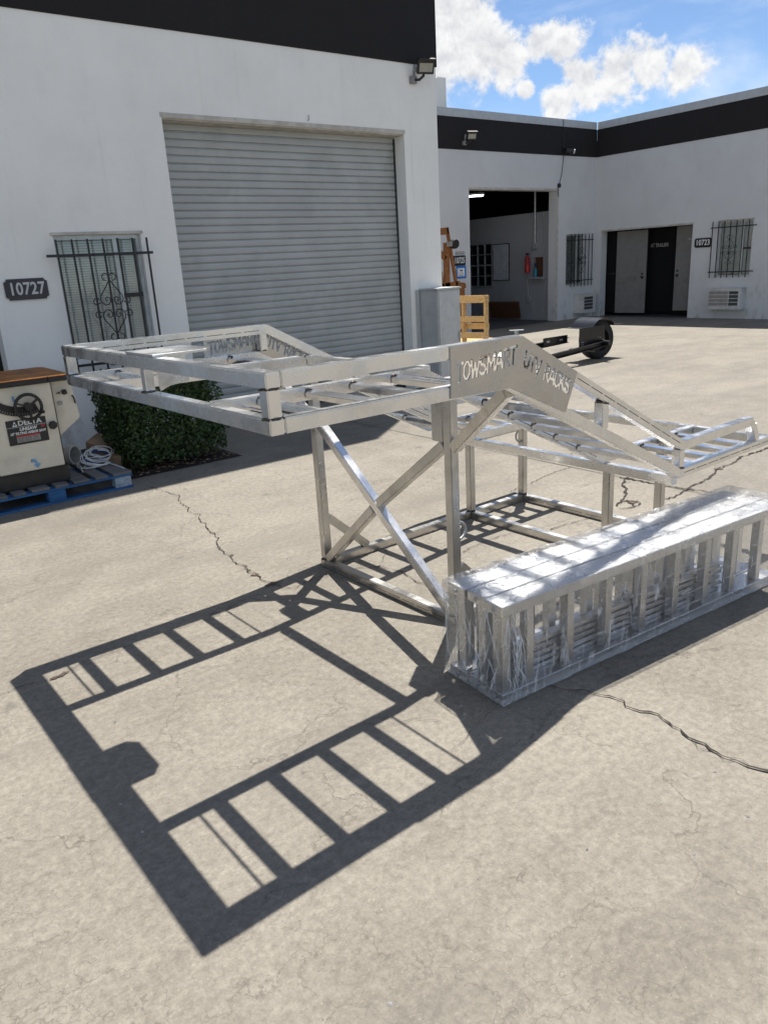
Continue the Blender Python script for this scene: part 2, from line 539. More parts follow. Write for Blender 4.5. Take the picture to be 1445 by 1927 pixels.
class MB:
    def __init__(s):
        s.v = []
        s.f = []

    def add(s, vs, fs):
        n = len(s.v)
        s.v += [Vector(a) for a in vs]
        s.f += [[i + n for i in f] for f in fs]
        return s

    def box(s, x0, x1, y0, y1, z0, z1):
        return s.add([(x0, y0, z0), (x1, y0, z0), (x1, y1, z0), (x0, y1, z0), (x0, y0, z1), (x1, y0, z1), (x1, y1, z1), (x0, y1, z1)],
                     [(3, 2, 1, 0), (4, 5, 6, 7), (0, 1, 5, 4), (1, 2, 6, 5), (2, 3, 7, 6), (3, 0, 4, 7)])

    def obox(s, c, ax, ay, az):
        c, ax, ay, az = Vector(c), Vector(ax), Vector(ay), Vector(az)
        vs = [c + ax * i + ay * j + az * k for k in (-1, 1) for i, j in ((-1, -1), (1, -1), (1, 1), (-1, 1))]
        return s.add(vs, [(3, 2, 1, 0), (4, 5, 6, 7), (0, 1, 5, 4), (1, 2, 6, 5), (2, 3, 7, 6), (3, 0, 4, 7)])

    def bar(s, p, q, w, h, up=(0, 0, 1)):
        p, q = Vector(p), Vector(q)
        d = (q - p)
        dn = d.normalized()
        side = dn.cross(Vector(up)).normalized()
        u = side.cross(dn).normalized()
        return s.obox((p + q) / 2, d / 2, side * w / 2, u * h / 2)

    def prism(s, pts, a, b):
        """polygon pts (3-D, planar) swept along vector from offset a to offset b"""
        n = len(pts)
        vs = [Vector(p) + Vector(a) for p in pts] + [Vector(p) + Vector(b) for p in pts]
        fs = [list(range(n))[::-1], list(range(n, 2 * n))]
        fs += [(i, (i + 1) % n, n + (i + 1) % n, n + i) for i in range(n)]
        return s.add(vs, fs)

    def tube(s, path, r, n=8, closed=False, caps=True):
        path = [Vector(p) for p in path]
        k = len(path)
        rings = []
        ref = None
        for i, p in enumerate(path):
            if closed:
                d = path[(i + 1) % k] - path[i - 1]
            else:
                d = path[min(i + 1, k - 1)] - path[max(i - 1, 0)]
            d = d.normalized() if d.length > 1e-9 else Vector((0, 0, 1))
            if ref is None:
                ref = d.orthogonal().normalized()
            ref = (ref - d * ref.dot(d))
            if ref.length < 1e-6:
                ref = d.orthogonal()
            ref.normalize()
            b = d.cross(ref)
            rr = r[i] if isinstance(r, (list, tuple)) else r
            rings.append([p + (ref * math.cos(2 * math.pi * j / n) + b * math.sin(2 * math.pi * j / n)) * rr for j in range(n)])
        vs = [v for ring in rings for v in ring]
        fs = []
        for i in range(k if closed else k - 1):
            a, bb = i * n, ((i + 1) % k) * n
            fs += [(a + j, a + (j + 1) % n, bb + (j + 1) % n, bb + j) for j in range(n)]
        if caps and not closed:
            fs += [list(range(n))[::-1], list(range((k - 1) * n, k * n))]
        return s.add(vs, fs)

    def lathe(s, prof, c, axis, n=24):
        """prof: (r, h) pairs revolved about axis through c"""
        ax = Vector(axis).normalized()
        a = ax.orthogonal().normalized()
        b = ax.cross(a)
        c = Vector(c)
        vs = [c + ax * h + (a * math.cos(2 * math.pi * j / n) + b * math.sin(2 * math.pi * j / n)) * r for r, h in prof for j in range(n)]
        fs = []
        for i in range(len(prof) - 1):
            fs += [(i * n + j, i * n + (j + 1) % n, (i + 1) * n + (j + 1) % n, (i + 1) * n + j) for j in range(n)]
        return s.add(vs, fs)

    def mesh(s, name, mat, base=(0, 0, 0), bevel=0.0, smooth=None):
        base = Vector(base)
        me = bpy.data.meshes.new(name)
        me.from_pydata([tuple(v - base) for v in s.v], [], s.f)
        bm = bmesh.new()
        bm.from_mesh(me)
        bmesh.ops.recalc_face_normals(bm, faces=bm.faces)
        if bevel:
            es = [e for e in bm.edges if len(e.link_faces) == 2 and e.calc_face_angle(0) > 0.35]
            bmesh.ops.bevel(bm, geom=es, offset=bevel, segments=2 if bevel > 0.0035 else 1, affect='EDGES', clamp_overlap=True)
        bm.to_mesh(me)
        bm.free()
        me.materials.append(mat)
        if smooth:
            me.shade_smooth()
            me.set_sharp_from_angle(angle=math.radians(smooth))
        return me

    def build(s, name, mat, parent=None, kind=None, label=None, bevel=0.0, smooth=None):
        b = BASE.get(parent.name, Vector((0, 0, 0))) if parent is not None else Vector((0, 0, 0))
        return link_mesh(name, s.mesh(name, mat, b, bevel, smooth), parent, kind, label)


def B(x0, x1, y0, y1, z0, z1):
    return MB().box(x0, x1, y0, y1, z0, z1)


def copy_part(src, parent, offset):
    """a copy of a mesh object sharing its data, moved by offset, under parent"""
    c = src.copy()
    COL.objects.link(c)
    c.parent = parent
    c.location = src.location + Vector(offset)
    BASE[c.name] = BASE.get(parent.name, Vector((0, 0, 0)))
    return c


def wall_holes(axis, pos, thick, s0, s1, z0, z1, holes):
    """wall sheet with depth: axis 'y' -> plane y=pos spanning x; axis 'x' -> plane x=pos spanning y. holes: (a,b,c,d)"""
    ss = sorted({s0, s1, *[h[0] for h in holes], *[h[1] for h in holes]})
    zs = sorted({z0, z1, *[h[2] for h in holes], *[h[3] for h in holes]})
    ss = [a for a in ss if s0 <= a <= s1]
    zs = [a for a in zs if z0 <= a <= z1]

    def solid(i, j):
        if i < 0 or j < 0 or i >= len(ss) - 1 or j >= len(zs) - 1:
            return False
        cs, cz = (ss[i] + ss[i + 1]) / 2, (zs[j] + zs[j + 1]) / 2
        return not any(h[0] < cs < h[1] and h[2] < cz < h[3] for h in holes)

    def P(a, z, d):
        return (a, pos + d, z) if axis == 'y' else (pos + d, a, z)
    mb = MB()
    for i in range(len(ss) - 1):
        for j in range(len(zs) - 1):
            if not solid(i, j):
                continue
            a, b, c, d = ss[i], ss[i + 1], zs[j], zs[j + 1]
            for dd in (0, thick):
                mb.add([P(a, c, dd), P(b, c, dd), P(b, d, dd), P(a, d, dd)], [(0, 1, 2, 3)])
            for (ii, jj, e) in ((i - 1, j, ((a, c), (a, d))), (i + 1, j, ((b, c), (b, d))), (i, j - 1, ((a, c), (b, c))), (i, j + 1, ((a, d), (b, d)))):
                if not solid(ii, jj):
                    (p, q) = e
                    mb.add([P(*p, 0), P(*q, 0), P(*q, thick), P(*p, thick)], [(0, 1, 2, 3)])
    return mb


def weld_doubles(o):
    bm = bmesh.new()
    bm.from_mesh(o.data)
    bmesh.ops.remove_doubles(bm, verts=bm.verts, dist=1e-5)
    bmesh.ops.recalc_face_normals(bm, faces=bm.faces)
    bm.to_mesh(o.data)
    bm.free()
    return o


def text_mesh(body, size, depth=0.002, offset=0.0, xscale=1.0, space=1.0, shear=0.0):
    cu = bpy.data.curves.new('lettering', 'FONT')
    cu.body = body
    cu.size = size
    cu.extrude = depth
    cu.offset = offset
    cu.align_x = 'CENTER'
    cu.align_y = 'CENTER'
    cu.space_character = space
    cu.shear = shear
    cu.resolution_u = 3
    ob = bpy.data.objects.new('lettering_tmp', cu)
    COL.objects.link(ob)
    dg = bpy.context.evaluated_depsgraph_get()
    me = bpy.data.meshes.new_from_object(ob.evaluated_get(dg))
    bpy.data.objects.remove(ob)
    bpy.data.curves.remove(cu)
    for v in me.vertices:
        v.co.x *= xscale
    return me


def text_obj(name, body, size, origin, right, up, mat, parent, depth=0.002, **kw):
    """flat lettering lying in the plane (right, up) at origin, part of parent"""
    me = text_mesh(body, size, depth, **kw)
    r, u = Vector(right).normalized(), Vector(up).normalized()
    n = r.cross(u)
    b = BASE.get(parent.name, Vector((0, 0, 0)))
    mw = Matrix(((r.x, u.x, n.x, 0), (r.y, u.y, n.y, 0), (r.z, u.z, n.z, 0), (0, 0, 0, 1)))
    me.transform(Matrix.Translation(Vector(origin) - b) @ mw)
    me.materials.clear()
    me.materials.append(mat)
    return link_mesh(name, me, parent)


# ------------------------------------------------------------------ key dimensions (metres)
YF = 7.829        # left unit's facade plane
XC = 7.136        # its corner
YB = 13.537       # back unit's facade plane
XK = 17.906       # right unit's facade plane
SY, SX = -0.3174, -0.4331

# ------------------------------------------------------------------ ground
def build_ground():
    # one sheet to the horizon that falls six centimetres towards the back of the yard for drainage
    g = MB()
    gx = [-150, -60, -20] + [-8 + i for i in range(40)] + [60, 150]
    gy = [-150, -60, -20] + [-8 + i for i in range(40)] + [60, 150]

    def dip(x, y):
        q = min(1, max(0, (x * 0.6 + y * 0.8 - 12.4) / 3.4))
        return -0.058 * q * q * (3 - 2 * q)
    g.add([(x, y, dip(x, y)) for x in gx for y in gy], [(i * len(gy) + j, (i + 1) * len(gy) + j, (i + 1) * len(gy) + j + 1, i * len(gy) + j + 1) for i in range(len(gx) - 1) for j in range(len(gy) - 1)])
    gr = g.build('ground', M['concrete'], kind='structure')
    # poured-slab joint
    for x in (4.70, -0.35):
        mb = MB()
        y, pts = -14.0, []
        while y < YF - 0.02:
            pts.append((x + random.uniform(-0.003, 0.003), y))
            y += 0.25
        vs, fs = [], []
        for i, (a, b) in enumerate(pts):
            w = random.uniform(0.0025, 0.0045)
            vs += [(a - w, b, 0.004), (a + w, b, 0.004)]
            if i:
                fs.append((2 * i - 2, 2 * i - 1, 2 * i + 1, 2 * i))
        mb.add(vs, fs).build('slab_joint', M['crack'], gr)

    def ribbon(pts, w0, w1, jag=0.012, step=0.022, z=0.006):
        out = []
        for (a, b) in zip(pts, pts[1:]):
            a, b = Vector((*a, 0)), Vector((*b, 0))
            n = max(1, int((b - a).length / step))
            d = (b - a).normalized()
            pr = Vector((-d.y, d.x, 0))
            for i in range(n):
                t_ = i / n
                out.append(a.lerp(b, t_) + pr * random.uniform(-jag, jag) * (1 if i else 0.2))
        out.append(Vector((*pts[-1], 0)))
        vs, fs = [], []
        m = len(out)
        for i, p in enumerate(out):
            d = (out[min(i + 1, m - 1)] - out[max(i - 1, 0)]).normalized()
            pr = Vector((-d.y, d.x, 0))
            w = (w0 + (w1 - w0) * i / m) * random.uniform(0.35, 1.5)
            vs += [tuple(p - pr * w + Vector((0, 0, z))), tuple(p + pr * w + Vector((0, 0, z)))]
            if i:
                fs.append((2 * i - 2, 2 * i - 1, 2 * i + 1, 2 * i))
        return vs, fs

    cracks = [
        ([(2.097, 5.86), (2.139, 5.587), (2.157, 5.416), (2.1, 5.296), (2.067, 5.156), (2.078, 5.087), (2.03, 4.992), (2.033, 4.917), (2.062, 4.849), (2.011, 4.75), (1.983, 4.6), (1.944, 4.455), (1.928, 4.352), (1.927, 4.296), (1.865, 4.194), (1.838, 4.062), (1.828, 3.945), (1.796, 3.856), (1.792, 3.801), (1.813, 3.744), (1.787, 3.658), (1.792, 3.564), (1.78, 3.47), (1.791, 3.387)], .0025, .0035),
        ([(1.791, 3.387), (1.807, 3.291), (1.865, 3.252), (1.967, 3.279), (2.052, 3.266), (2.153, 3.269)], .002, .002),
        ([(2.153, 3.269), (2.29, 3.205), (2.357, 3.17), (2.375, 3.084), (2.382, 2.99), (2.358, 2.83), (2.376, 2.724), (2.376, 2.62)], .0018, .003),
        ([(2.357, 3.17), (2.462, 3.27), (2.576, 3.374)], .001, .001),
        ([(0.1, 3.12), (0.382, 3.192), (0.447, 3.204), (0.514, 3.199), (0.612, 3.177), (0.716, 3.222), (0.839, 3.236), (0.986, 3.233), (1.175, 3.249), (1.359, 3.227), (1.544, 3.302), (1.68, 3.323), (1.791, 3.387)], .0015, .0012),
        ([(2.02, 1.74), (2.063, 1.682), (2.089, 1.626), (2.131, 1.57), (2.142, 1.529), (2.163, 1.473), (2.151, 1.396), (2.178, 1.343), (2.164, 1.259), (2.145, 1.19), (2.136, 1.135), (2.13, 1.084), (2.122, 1.037), (2.135, 0.995), (2.134, 0.958), (2.148, 0.923), (2.177, 0.886), (2.22, 0.78), (2.2, 0.6)], .0022, .0052),
        ([(2.134, 1.16), (2.104, 1.112), (2.123, 1.079)], .001, .001), ([(2.131, 1.075), (2.106, 1.022), (2.135, 0.995)], .001, .0012),
        ([(2.130, 1.02), (2.154, 0.985), (2.137, 0.955)], .001, .001),
        ([(4.69, 3.256), (4.702, 3.106), (4.705, 2.934), (4.73, 2.743), (4.777, 2.573), (4.80, 2.2)], .008, .006),
        ([(6.9, 2.9), (6.5, 2.91), (6.186, 2.886), (6.027, 2.881), (5.786, 2.9), (5.529, 2.848), (5.343, 2.851), (5.16, 2.79), (4.999, 2.76), (4.767, 2.74), (4.532, 2.701), (4.344, 2.733)], .008, .006),
        ([(4.725, 3.212), (4.549, 3.135), (4.458, 3.035), (4.315, 2.948), (4.209, 2.903), (4.104, 2.862)], .009, .006),
        ([(4.209, 2.903), (4.248, 2.859), (4.254, 2.781), (4.158, 2.768), (4.069, 2.816)], .006, .004), ([(4.251, 2.891), (4.181, 2.793)], .006, .005),
        ([(2.821, 2.99), (2.976, 3.016), (3.135, 3.018), (3.269, 2.999)], .002, .002), ([(3.451, 2.874), (3.574, 2.872), (3.676, 2.85), (3.845, 2.836)], .0035, .002),
        ([(3.845, 3.442), (3.899, 3.616), (4.152, 3.639), (4.395, 3.693), (4.579, 3.715), (4.686, 3.712)], .0015, .003), ([(4.81, 3.877), (4.952, 3.926), (5.063, 3.992)], .003, .002),
        ([(1.949, 1.807), (1.851, 1.763), (1.765, 1.735), (1.676, 1.715), (1.581, 1.678), (1.497, 1.665)], .0008, .0006),
        ([(1.30, 2.02), (1.38, 1.98), (1.41, 1.93), (1.52, 1.90), (1.58, 1.82)], .0007, .0007),
        ([(1.02, 2.12), (1.15, 2.10), (1.28, 2.16), (1.36, 2.08)], .0006, .0006),
    ]
    for pts, w0, w1 in cracks:
        vs, fs = ribbon(pts, w0, w1, jag=min(0.012, w1 * 3 + 0.003))
        MB().add(vs, fs).build('crack', M['crack'], gr)
    # broken-out patches along the cracks
    for (x, y, r) in ((1.786, 3.39, .035), (1.787, 3.575, .022), (1.80, 3.66, .016), (1.84, 3.95, .014), (0.612, 3.18, .026), (0.64, 3.19, .02), (2.376, 2.75, .014), (4.24, 2.83, .05), (4.70, 3.18, .03), (2.35, 3.17, .012), (5.35, 2.85, .04), (4.76, 2.74, .035)):
        n = 11
        ring = [(x + 0.7 * r * random.uniform(0.3, 1.4) * math.cos(6.283 * i / n) * 1.4, y + 0.7 * r * random.uniform(0.3, 1.4) * math.sin(6.283 * i / n), 0.005) for i in range(n)]
        MB().add(ring + [(x, y, 0.0045)], [(i, (i + 1) % n, n) for i in range(n)]).build('spall', M['spall'], gr)
    rnd = random.Random(21)
    pv, pf = [], []
    for i in range(420):
        x, y = rnd.uniform(-1.5, 8.5), rnd.uniform(0.2, 5.6)
        r = rnd.choice((0.002, 0.003, 0.004, 0.006))
        k = len(pv)
        pts_ = [(x + r * rnd.uniform(.6, 1.5) * math.cos(a), y + r * rnd.uniform(.6, 1.5) * math.sin(a), 0.0005) for a in (0, 1.26, 2.5, 3.8, 5.0)]
        pv += pts_ + [(x, y, r * rnd.uniform(0.5, 1.0))]
        pf += [(k + j, k + (j + 1) % 5, k + 5) for j in range(5)]
    MB().add(pv, pf).build('loose_grit', M['bracket'], gr, kind='stuff')
    # square of bare soil cut out for the hedge
    MB().add([(2.06, 6.23, 0.004), (3.13, 6.23, 0.004), (3.13, YF - 0.01, 0.004), (2.06, YF - 0.01, 0.004)], [(0, 1, 2, 3)]).build('soil_bed', M['soil'], gr)
    return gr


ground = build_ground()

# ------------------------------------------------------------------ window grille (shared by three windows)
def spiral(c, r0, r1, a0, turns, n=16):
    return [(c[0] + (r0 + (r1 - r0) * i / n) * math.cos(a0 + turns * 6.283 * i / n), c[1] + (r0 + (r1 - r0) * i / n) * math.sin(a0 + turns * 6.283 * i / n)) for i in range(n + 1)]


def grille(parent, mp, s_bars, zb0, zb1, rods, rod_s, cs, cz, k=1.0):
    """mp(s, z, out) -> world point. s_bars: bar positions, rods: heights"""
    def bar(p, q, w):
        a, b = Vector(mp(*p)), Vector(mp(*q))
        return MB().bar(a, b, w, w, up=Vector(mp(0, 0, 1)) - Vector(mp(0, 0, 0)))
    for s in s_bars:
        bar((s, zb0, 0.075), (s, zb1, 0.075), 0.016).build('grille_bar', M['iron'], parent)
    for z in rods:
        bar((rod_s[0], z, 0.092), (rod_s[1], z, 0.092), 0.024).build('grille_rod', M['iron'], parent)
    sg = 1 if rod_s[1] > rod_s[0] else -1
    half = []
    for m in (-1, 1):
        def X(pts):
            return [(m * a * k, b) for a, b in pts]
        half.append(X([(0.0, 0.26)] + [(0.035 + 0.032 * math.cos(t), 0.285 + 0.032 * math.sin(t)) for t in [math.pi + .6 - i * 0.42 for i in range(14)]]))
        half.append(X([(0.0, 0.262), (0.04, 0.20), (0.105, 0.11), (0.112, 0.075), (0.10, 0.045), (0.07, 0.022), (0.035, 0.03), (0.018, 0.055), (0.02, 0.085), (0.045, 0.098), (0.066, 0.082), (0.06, 0.062), (0.046, 0.062)]))
        half.append(X([(0.112, 0.05), (0.125, 0.042)] + [(0.152 + 0.03 * math.cos(t), 0.062 + 0.03 * math.sin(t)) for t in [3.9 + i * 0.45 for i in range(12)]]))
    for f in (1, -1):
        for pts in half:
            path = [mp(cs + sg * a, cz + f * b * k, 0.078) for a, b in pts]
            MB().tube(path, 0.0055, 5).build('grille_scroll', M['iron'], parent, smooth=60)


def window(parent, mp, s0, s1, z0, z1, split=None):
    """frame, glass, blind set back inside the opening"""
    def bx(a0, a1, c0, c1, o0, o1):
        mb = MB()
        vs = [mp(a, z, o) for o in (o0, o1) for a, z in ((a0, c0), (a1, c0), (a1, c1), (a0, c1))]
        return mb.add(vs, [(3, 2, 1, 0), (4, 5, 6, 7), (0, 1, 5, 4), (1, 2, 6, 5), (2, 3, 7, 6), (3, 0, 4, 7)])
    w = bx(s0, s1, z0 - 0.0, z0 + 0.04, -0.10, -0.05).build('window', M['frame'], parent)
    sgn = 1 if s1 > s0 else -1
    e = 0.035 * sgn
    bx(s0, s0 + e, z0 + 0.04, z1 - 0.04, -0.10, -0.05).build('window_stile', M['frame'], w)
    bx(s1 - e, s1, z0 + 0.04, z1 - 0.04, -0.10, -0.05).build('window_stile', M['frame'], w)
    bx(s0, s1, z1 - 0.04, z1, -0.10, -0.05).build('window_head', M['frame'], w)
    sp = s0 + (s1 - s0) * 0.70
    bx(sp - e * .5, sp + e * .5, z0 + 0.04, z1 - 0.04, -0.095, -0.055).build('window_mullion', M['frame'], w)
    bx(sp + e * .5, s1 - e, (z0 + z1) / 2 - .02, (z0 + z1) / 2 + .02, -0.095, -0.06).build('window_sash_rail', M['lampbody'], w)
    bx(s0 + e, s1 - e, z0 + 0.04, z1 - 0.04, -0.088, -0.084).build('pane', M['glass'], w)
    mb = MB()
    z = z0 + 0.05
    while z < z1 - 0.05:
        a, b, c, d = mp(s0 + e, z, -0.108), mp(s1 - e, z, -0.108), mp(s1 - e, z + 0.021, -0.119), mp(s0 + e, z + 0.021, -0.119)
        mb.add([a, b, c, d], [(0, 1, 2, 3)])
        z += 0.0235
    mb.build('blind', M['blind'], w)
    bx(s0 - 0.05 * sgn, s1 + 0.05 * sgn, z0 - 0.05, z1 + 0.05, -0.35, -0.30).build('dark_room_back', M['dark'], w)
    return w


# ------------------------------------------------------------------ left unit
def left_unit():
    b = thing('industrial_unit', 'tall white stucco unit with black top band and closed grey roller door', 'building', (XC, YF, 0))
    holes = [(-0.95, 1.645, 0.0, 2.1), (2.255, 3.10, 0.88, 2.035), (3.486, 6.5875, 0.0, 3.1076)]
    w = wall_holes('y', YF, 0.30, -7.0, XC, 0.0, 3.877, holes).build('wall', M['white'], b)
    weld_doubles(w)
    MB().box(XC - 0.30, XC, YF + 0.302, YB + 3.0, 0.0, 3.877).build('wall', M['white'], b)
    B(-7.0, XC + 0.012, YF - 0.012, YF + 0.30, 3.879, 6.35).build('parapet_band', M['black'], b)
    B(XC - 0.28, XC + 0.012, YF + 0.302, YB + 3.0, 3.879, 6.35).build('parapet_band', M['black'], b)
    B(-7.0, XC + 0.02, YF - 0.022, YF + 0.31, 6.352, 6.40).build('coping', M['coping'], b)
    B(-7.0, XC - 0.31, YF + 0.31, YB + 3.0, 5.9, 6.0).build('roof', M['dark'], b)
    # roller door: every slat of the curtain
    rd = B(3.486, 6.5875, YF + 0.235, YF + 0.24, 0.0, 3.1076)
    rd = MB().box(3.40, 3.486, YF + 0.21, YF + 0.298, 0, 3.10).build('roller_door', M['gasket'], b)
    B(6.5875, 6.68, YF + 0.21, YF + 0.298, 0, 3.10)
    B(6.572, 6.5868, YF + 0.185, YF + 0.215, 0, 3.08).build('door_guide', M['gasket'], rd)
    B(3.487, 3.505, YF + 0.185, YF + 0.215, 0, 3.08).build('door_guide', M['gasket'], rd)
    pitch = 0.0762
    prof = [(0.012, 0.0), (0.012, 0.009), (-0.005, 0.0125), (-0.009, 0.030), (-0.009, 0.058), (-0.005, 0.072), (0.012, 0.0762)]
    n = int(3.02 / pitch)
    first = None
    for k in range(n + 1):
        z = 0.05 + k * pitch
        if first is None:
            mb = MB()
            vs = [(x, YF + 0.215 + o, z + h) for o, h in prof for x in (3.49, 6.572)]
            fs = [(2 * i, 2 * i + 1, 2 * i + 3, 2 * i + 2) for i in range(len(prof) - 1)]
            mb.add(vs, fs)
            vs = [(x, YF + 0.225 + o, z + h) for o, h in ((0.004, 0.0762), (0.004, 0.0)) for x in (3.49, 6.572)]
            mb.add(vs, [(0, 1, 3, 2)])
            first = mb.build('slat', M['shutter'], rd)
        elif z + pitch < 3.12:
            copy_part(first, rd, (0, 0, k * pitch))
    B(3.49, 6.572, YF + 0.195, YF + 0.235, 0.004, 0.05).build('bottom_bar', M['gasket'], rd)
    # weathered lip round the door head
    B(3.47, 6.60, YF - 0.006, YF + 0.03, 3.109, 3.150).build('door_lintel_trim', M['trim'], b)
    B(3.488, 6.586, YF + 0.03, YF + 0.20, 3.094, 3.106).build('door_soffit', M['trim'], b)
    # window, its sill and its iron grille
    mp = lambda s, z, o: (s, YF - o, z)
    B(2.235, 3.12, YF - 0.02, YF + 0.03, 2.037, 2.062).build('window_head_trim', M['trim'], b)
    window(b, mp, 2.256, 3.099, 0.881, 2.034)
    g = B(2.60, 2.62, YF - 0.09, YF + 0.01, 0.80, 0.82).build('window_grille', M['iron'], b)
    grille(g, mp, [2.251 + 0.1458 * i for i in range(7)], 0.76, 1.995, (1.852, 0.832), (2.144, 3.165), 2.690, 1.357)
    # entrance door at the far left, widened out of view to darken bar reflections
    d = B(-0.95, 1.645, YF + 0.20, YF + 0.25, 0.0, 2.1).build('entrance_door', M['glassdark'], b)
    MB().bar((1.50, YF + 0.17, 0.9), (1.50, YF + 0.17, 1.2), 0.02, 0.02, up=(0, 1, 0)).build('handle', M['iron'], d)
    # wire stub poking from the render above the door
    MB().tube([(5.205, YF + 0.01, 3.17), (5.205, YF - 0.02, 3.18), (5.207, YF - 0.022, 3.225)], 0.005, 6).build('wire_stub', M['bracket'], b)
    return b


left_unit()


def number_sign(x0, x1, z0, z1, body, mp, label, group, dark='sign', light='letter_grey', fancy=True, tilt=0.0):
    """mp(s,z,out): wall coordinates"""
    cs, cz = (x0 + x1) / 2, (z0 + z1) / 2
    base = mp(cs, cz, 0)
    t = thing('house_number_sign', label, 'sign', base, 0, group)
    w, h = abs(x1 - x0) / 2, (z1 - z0) / 2
    sg = 1 if x1 > x0 else -1
    c, s_ = math.cos(tilt), math.sin(tilt)

    def pt(a, b, o):
        return mp(cs + sg * (a * c - b * s_), cz + a * s_ + b * c, o)
    outl = []
    if fancy:
        nt = 0.026
        for (qx, qy, a0) in ((1, 1, 270), (-1, 1, 0), (-1, -1, 90), (1, -1, 180)):
            # concave bite out of each corner
            for i in range(5):
                a = math.radians(a0 - i * 22.5) if False else math.radians({(1, 1): 270 - 22.5 * i, (-1, 1): 360 - 22.5 * i, (-1, -1): 90 - 22.5 * i, (1, -1): 180 - 22.5 * i}[(qx, qy)])
                outl.append((qx * w + nt * math.cos(a), qy * h + nt * math.sin(a)))
    else:
        r = 0.03
        for (qx, qy, a0) in ((1, 1, 0), (-1, 1, 90), (-1, -1, 180), (1, -1, 270)):
            for i in range(5):
                a = math.radians(a0 + i * 22.5)
                outl.append((qx * (w - r) + r * math.cos(a), qy * (h - r) + r * math.sin(a)))
    n = len(outl)
    vs = [pt(a, b, 0.002) for a, b in outl] + [pt(a, b, 0.016) for a, b in outl]
    MB().add(vs, [list(range(n))[::-1], list(range(n, 2 * n))] + [(i, (i + 1) % n, n + (i + 1) % n, n + i) for i in range(n)]).build('sign_board', M[dark], t)
    r_ = Vector(pt(1, 0, 0)) - Vector(pt(0, 0, 0))
    u_ = Vector(pt(0, 1, 0)) - Vector(pt(0, 0, 0))
    text_obj('digits', body, h * 1.62, pt(0, 0.0, 0.018), r_, u_, M[light], t, depth=0.004, offset=h * 0.035, xscale=0.86 * w / h / 2.15, space=1.05)
    return t


mpL = lambda s, z, o: (s, YF - o, z)
mpB = lambda s, z, o: (s, YB - o, z)
mpR = lambda s, z, o: (XK - o, s, z)
number_sign(1.748, 2.126, 1.480, 1.668, '10727', mpL, 'charcoal number plate 10727 on the white wall left of the barred window', 'house numbers', tilt=0.0)
number_sign(12.70, 13.09, 1.495, 1.72, '10725', mpB, 'black number plate 10725 above the blue taped notice', 'house numbers', 'sign_black', 'letter', fancy=False)
number_sign(10.60, 10.17, 1.585, 1.80, '10723', mpR, 'black number plate 10723 between the dark doorway and a barred window', 'house numbers', 'sign_black', 'letter')


def floodlight(x, y, z, s, label, group='floodlights on the walls'):
    t = thing('floodlight', label, 'wall light', (x, y, z), 0, group)
    ax = Vector((0.93, -0.35, 0)).normalized()
    dn = Vector((-0.33, -0.88, -0.34)).normalized()
    side = ax
    nrm = (dn - side * dn.dot(side)).normalized()
    upd = side.cross(nrm).normalized()
    if upd.z < 0:
        upd = -upd
    c = Vector((x + 0.02 * s, y - 0.19 * s, z + 0.06 * s))
    MB().obox(c, side * 0.115 * s, upd * 0.085 * s, nrm * 0.022 * s).build('lamp_head', M['lampbody'], t, bevel=0.006 * s)
    MB().obox(c + nrm * 0.024 * s - upd * 0.008 * s, side * 0.09 * s, upd * 0.05 * s, nrm * 0.003 * s).build('lamp_lens', M['lampglass'], t)
    MB().obox(c + upd * 0.09 * s + nrm * 0.02 * s, side * 0.118 * s, upd * 0.006 * s, nrm * 0.05 * s).build('visor', M['lampbody'], t)
    jb = (x - 0.06 * s, y - 0.03 * s, z - 0.07 * s)
    MB().obox(jb, (0.045 * s, 0, 0), (0, 0.028 * s, 0), (0, 0, 0.045 * s)).build('junction_box', M['bracket'], t, bevel=0.004)
    MB().tube([jb, (x - 0.01 * s, y - 0.10 * s, z - 0.075 * s), (x + 0.02 * s, y - 0.14 * s, z - 0.04 * s), c], 0.018 * s, 8).build('bracket_arm', M['lampbody'], t, smooth=60)
    MB().lathe([(0.0, 0.0), (0.022 * s, 0.0), (0.026 * s, 0.05 * s), (0.012 * s, 0.085 * s), (0, 0.09 * s)], (x - 0.045 * s, y - 0.055 * s, z + 0.02 * s), (0, 0, 1), 12).build('motion_sensor', M['bracket'], t, smooth=50)
    MB().obox((x - 0.05 * s, y - 0.04 * s, z - 0.01 * s), (0.012 * s, 0, 0), (0, 0.012 * s, 0), (0, 0, 0.05 * s)).build('sensor_stem', M['bracket'], t)
    return t


floodlight(6.80, YF - 0.0, 3.765, 0.92, 'black floodlight with pale lens at the corner of the tall white unit')
floodlight(13.16, YB - 0.012, 4.17, 1.0, 'small black floodlight on the black band above the open garage')


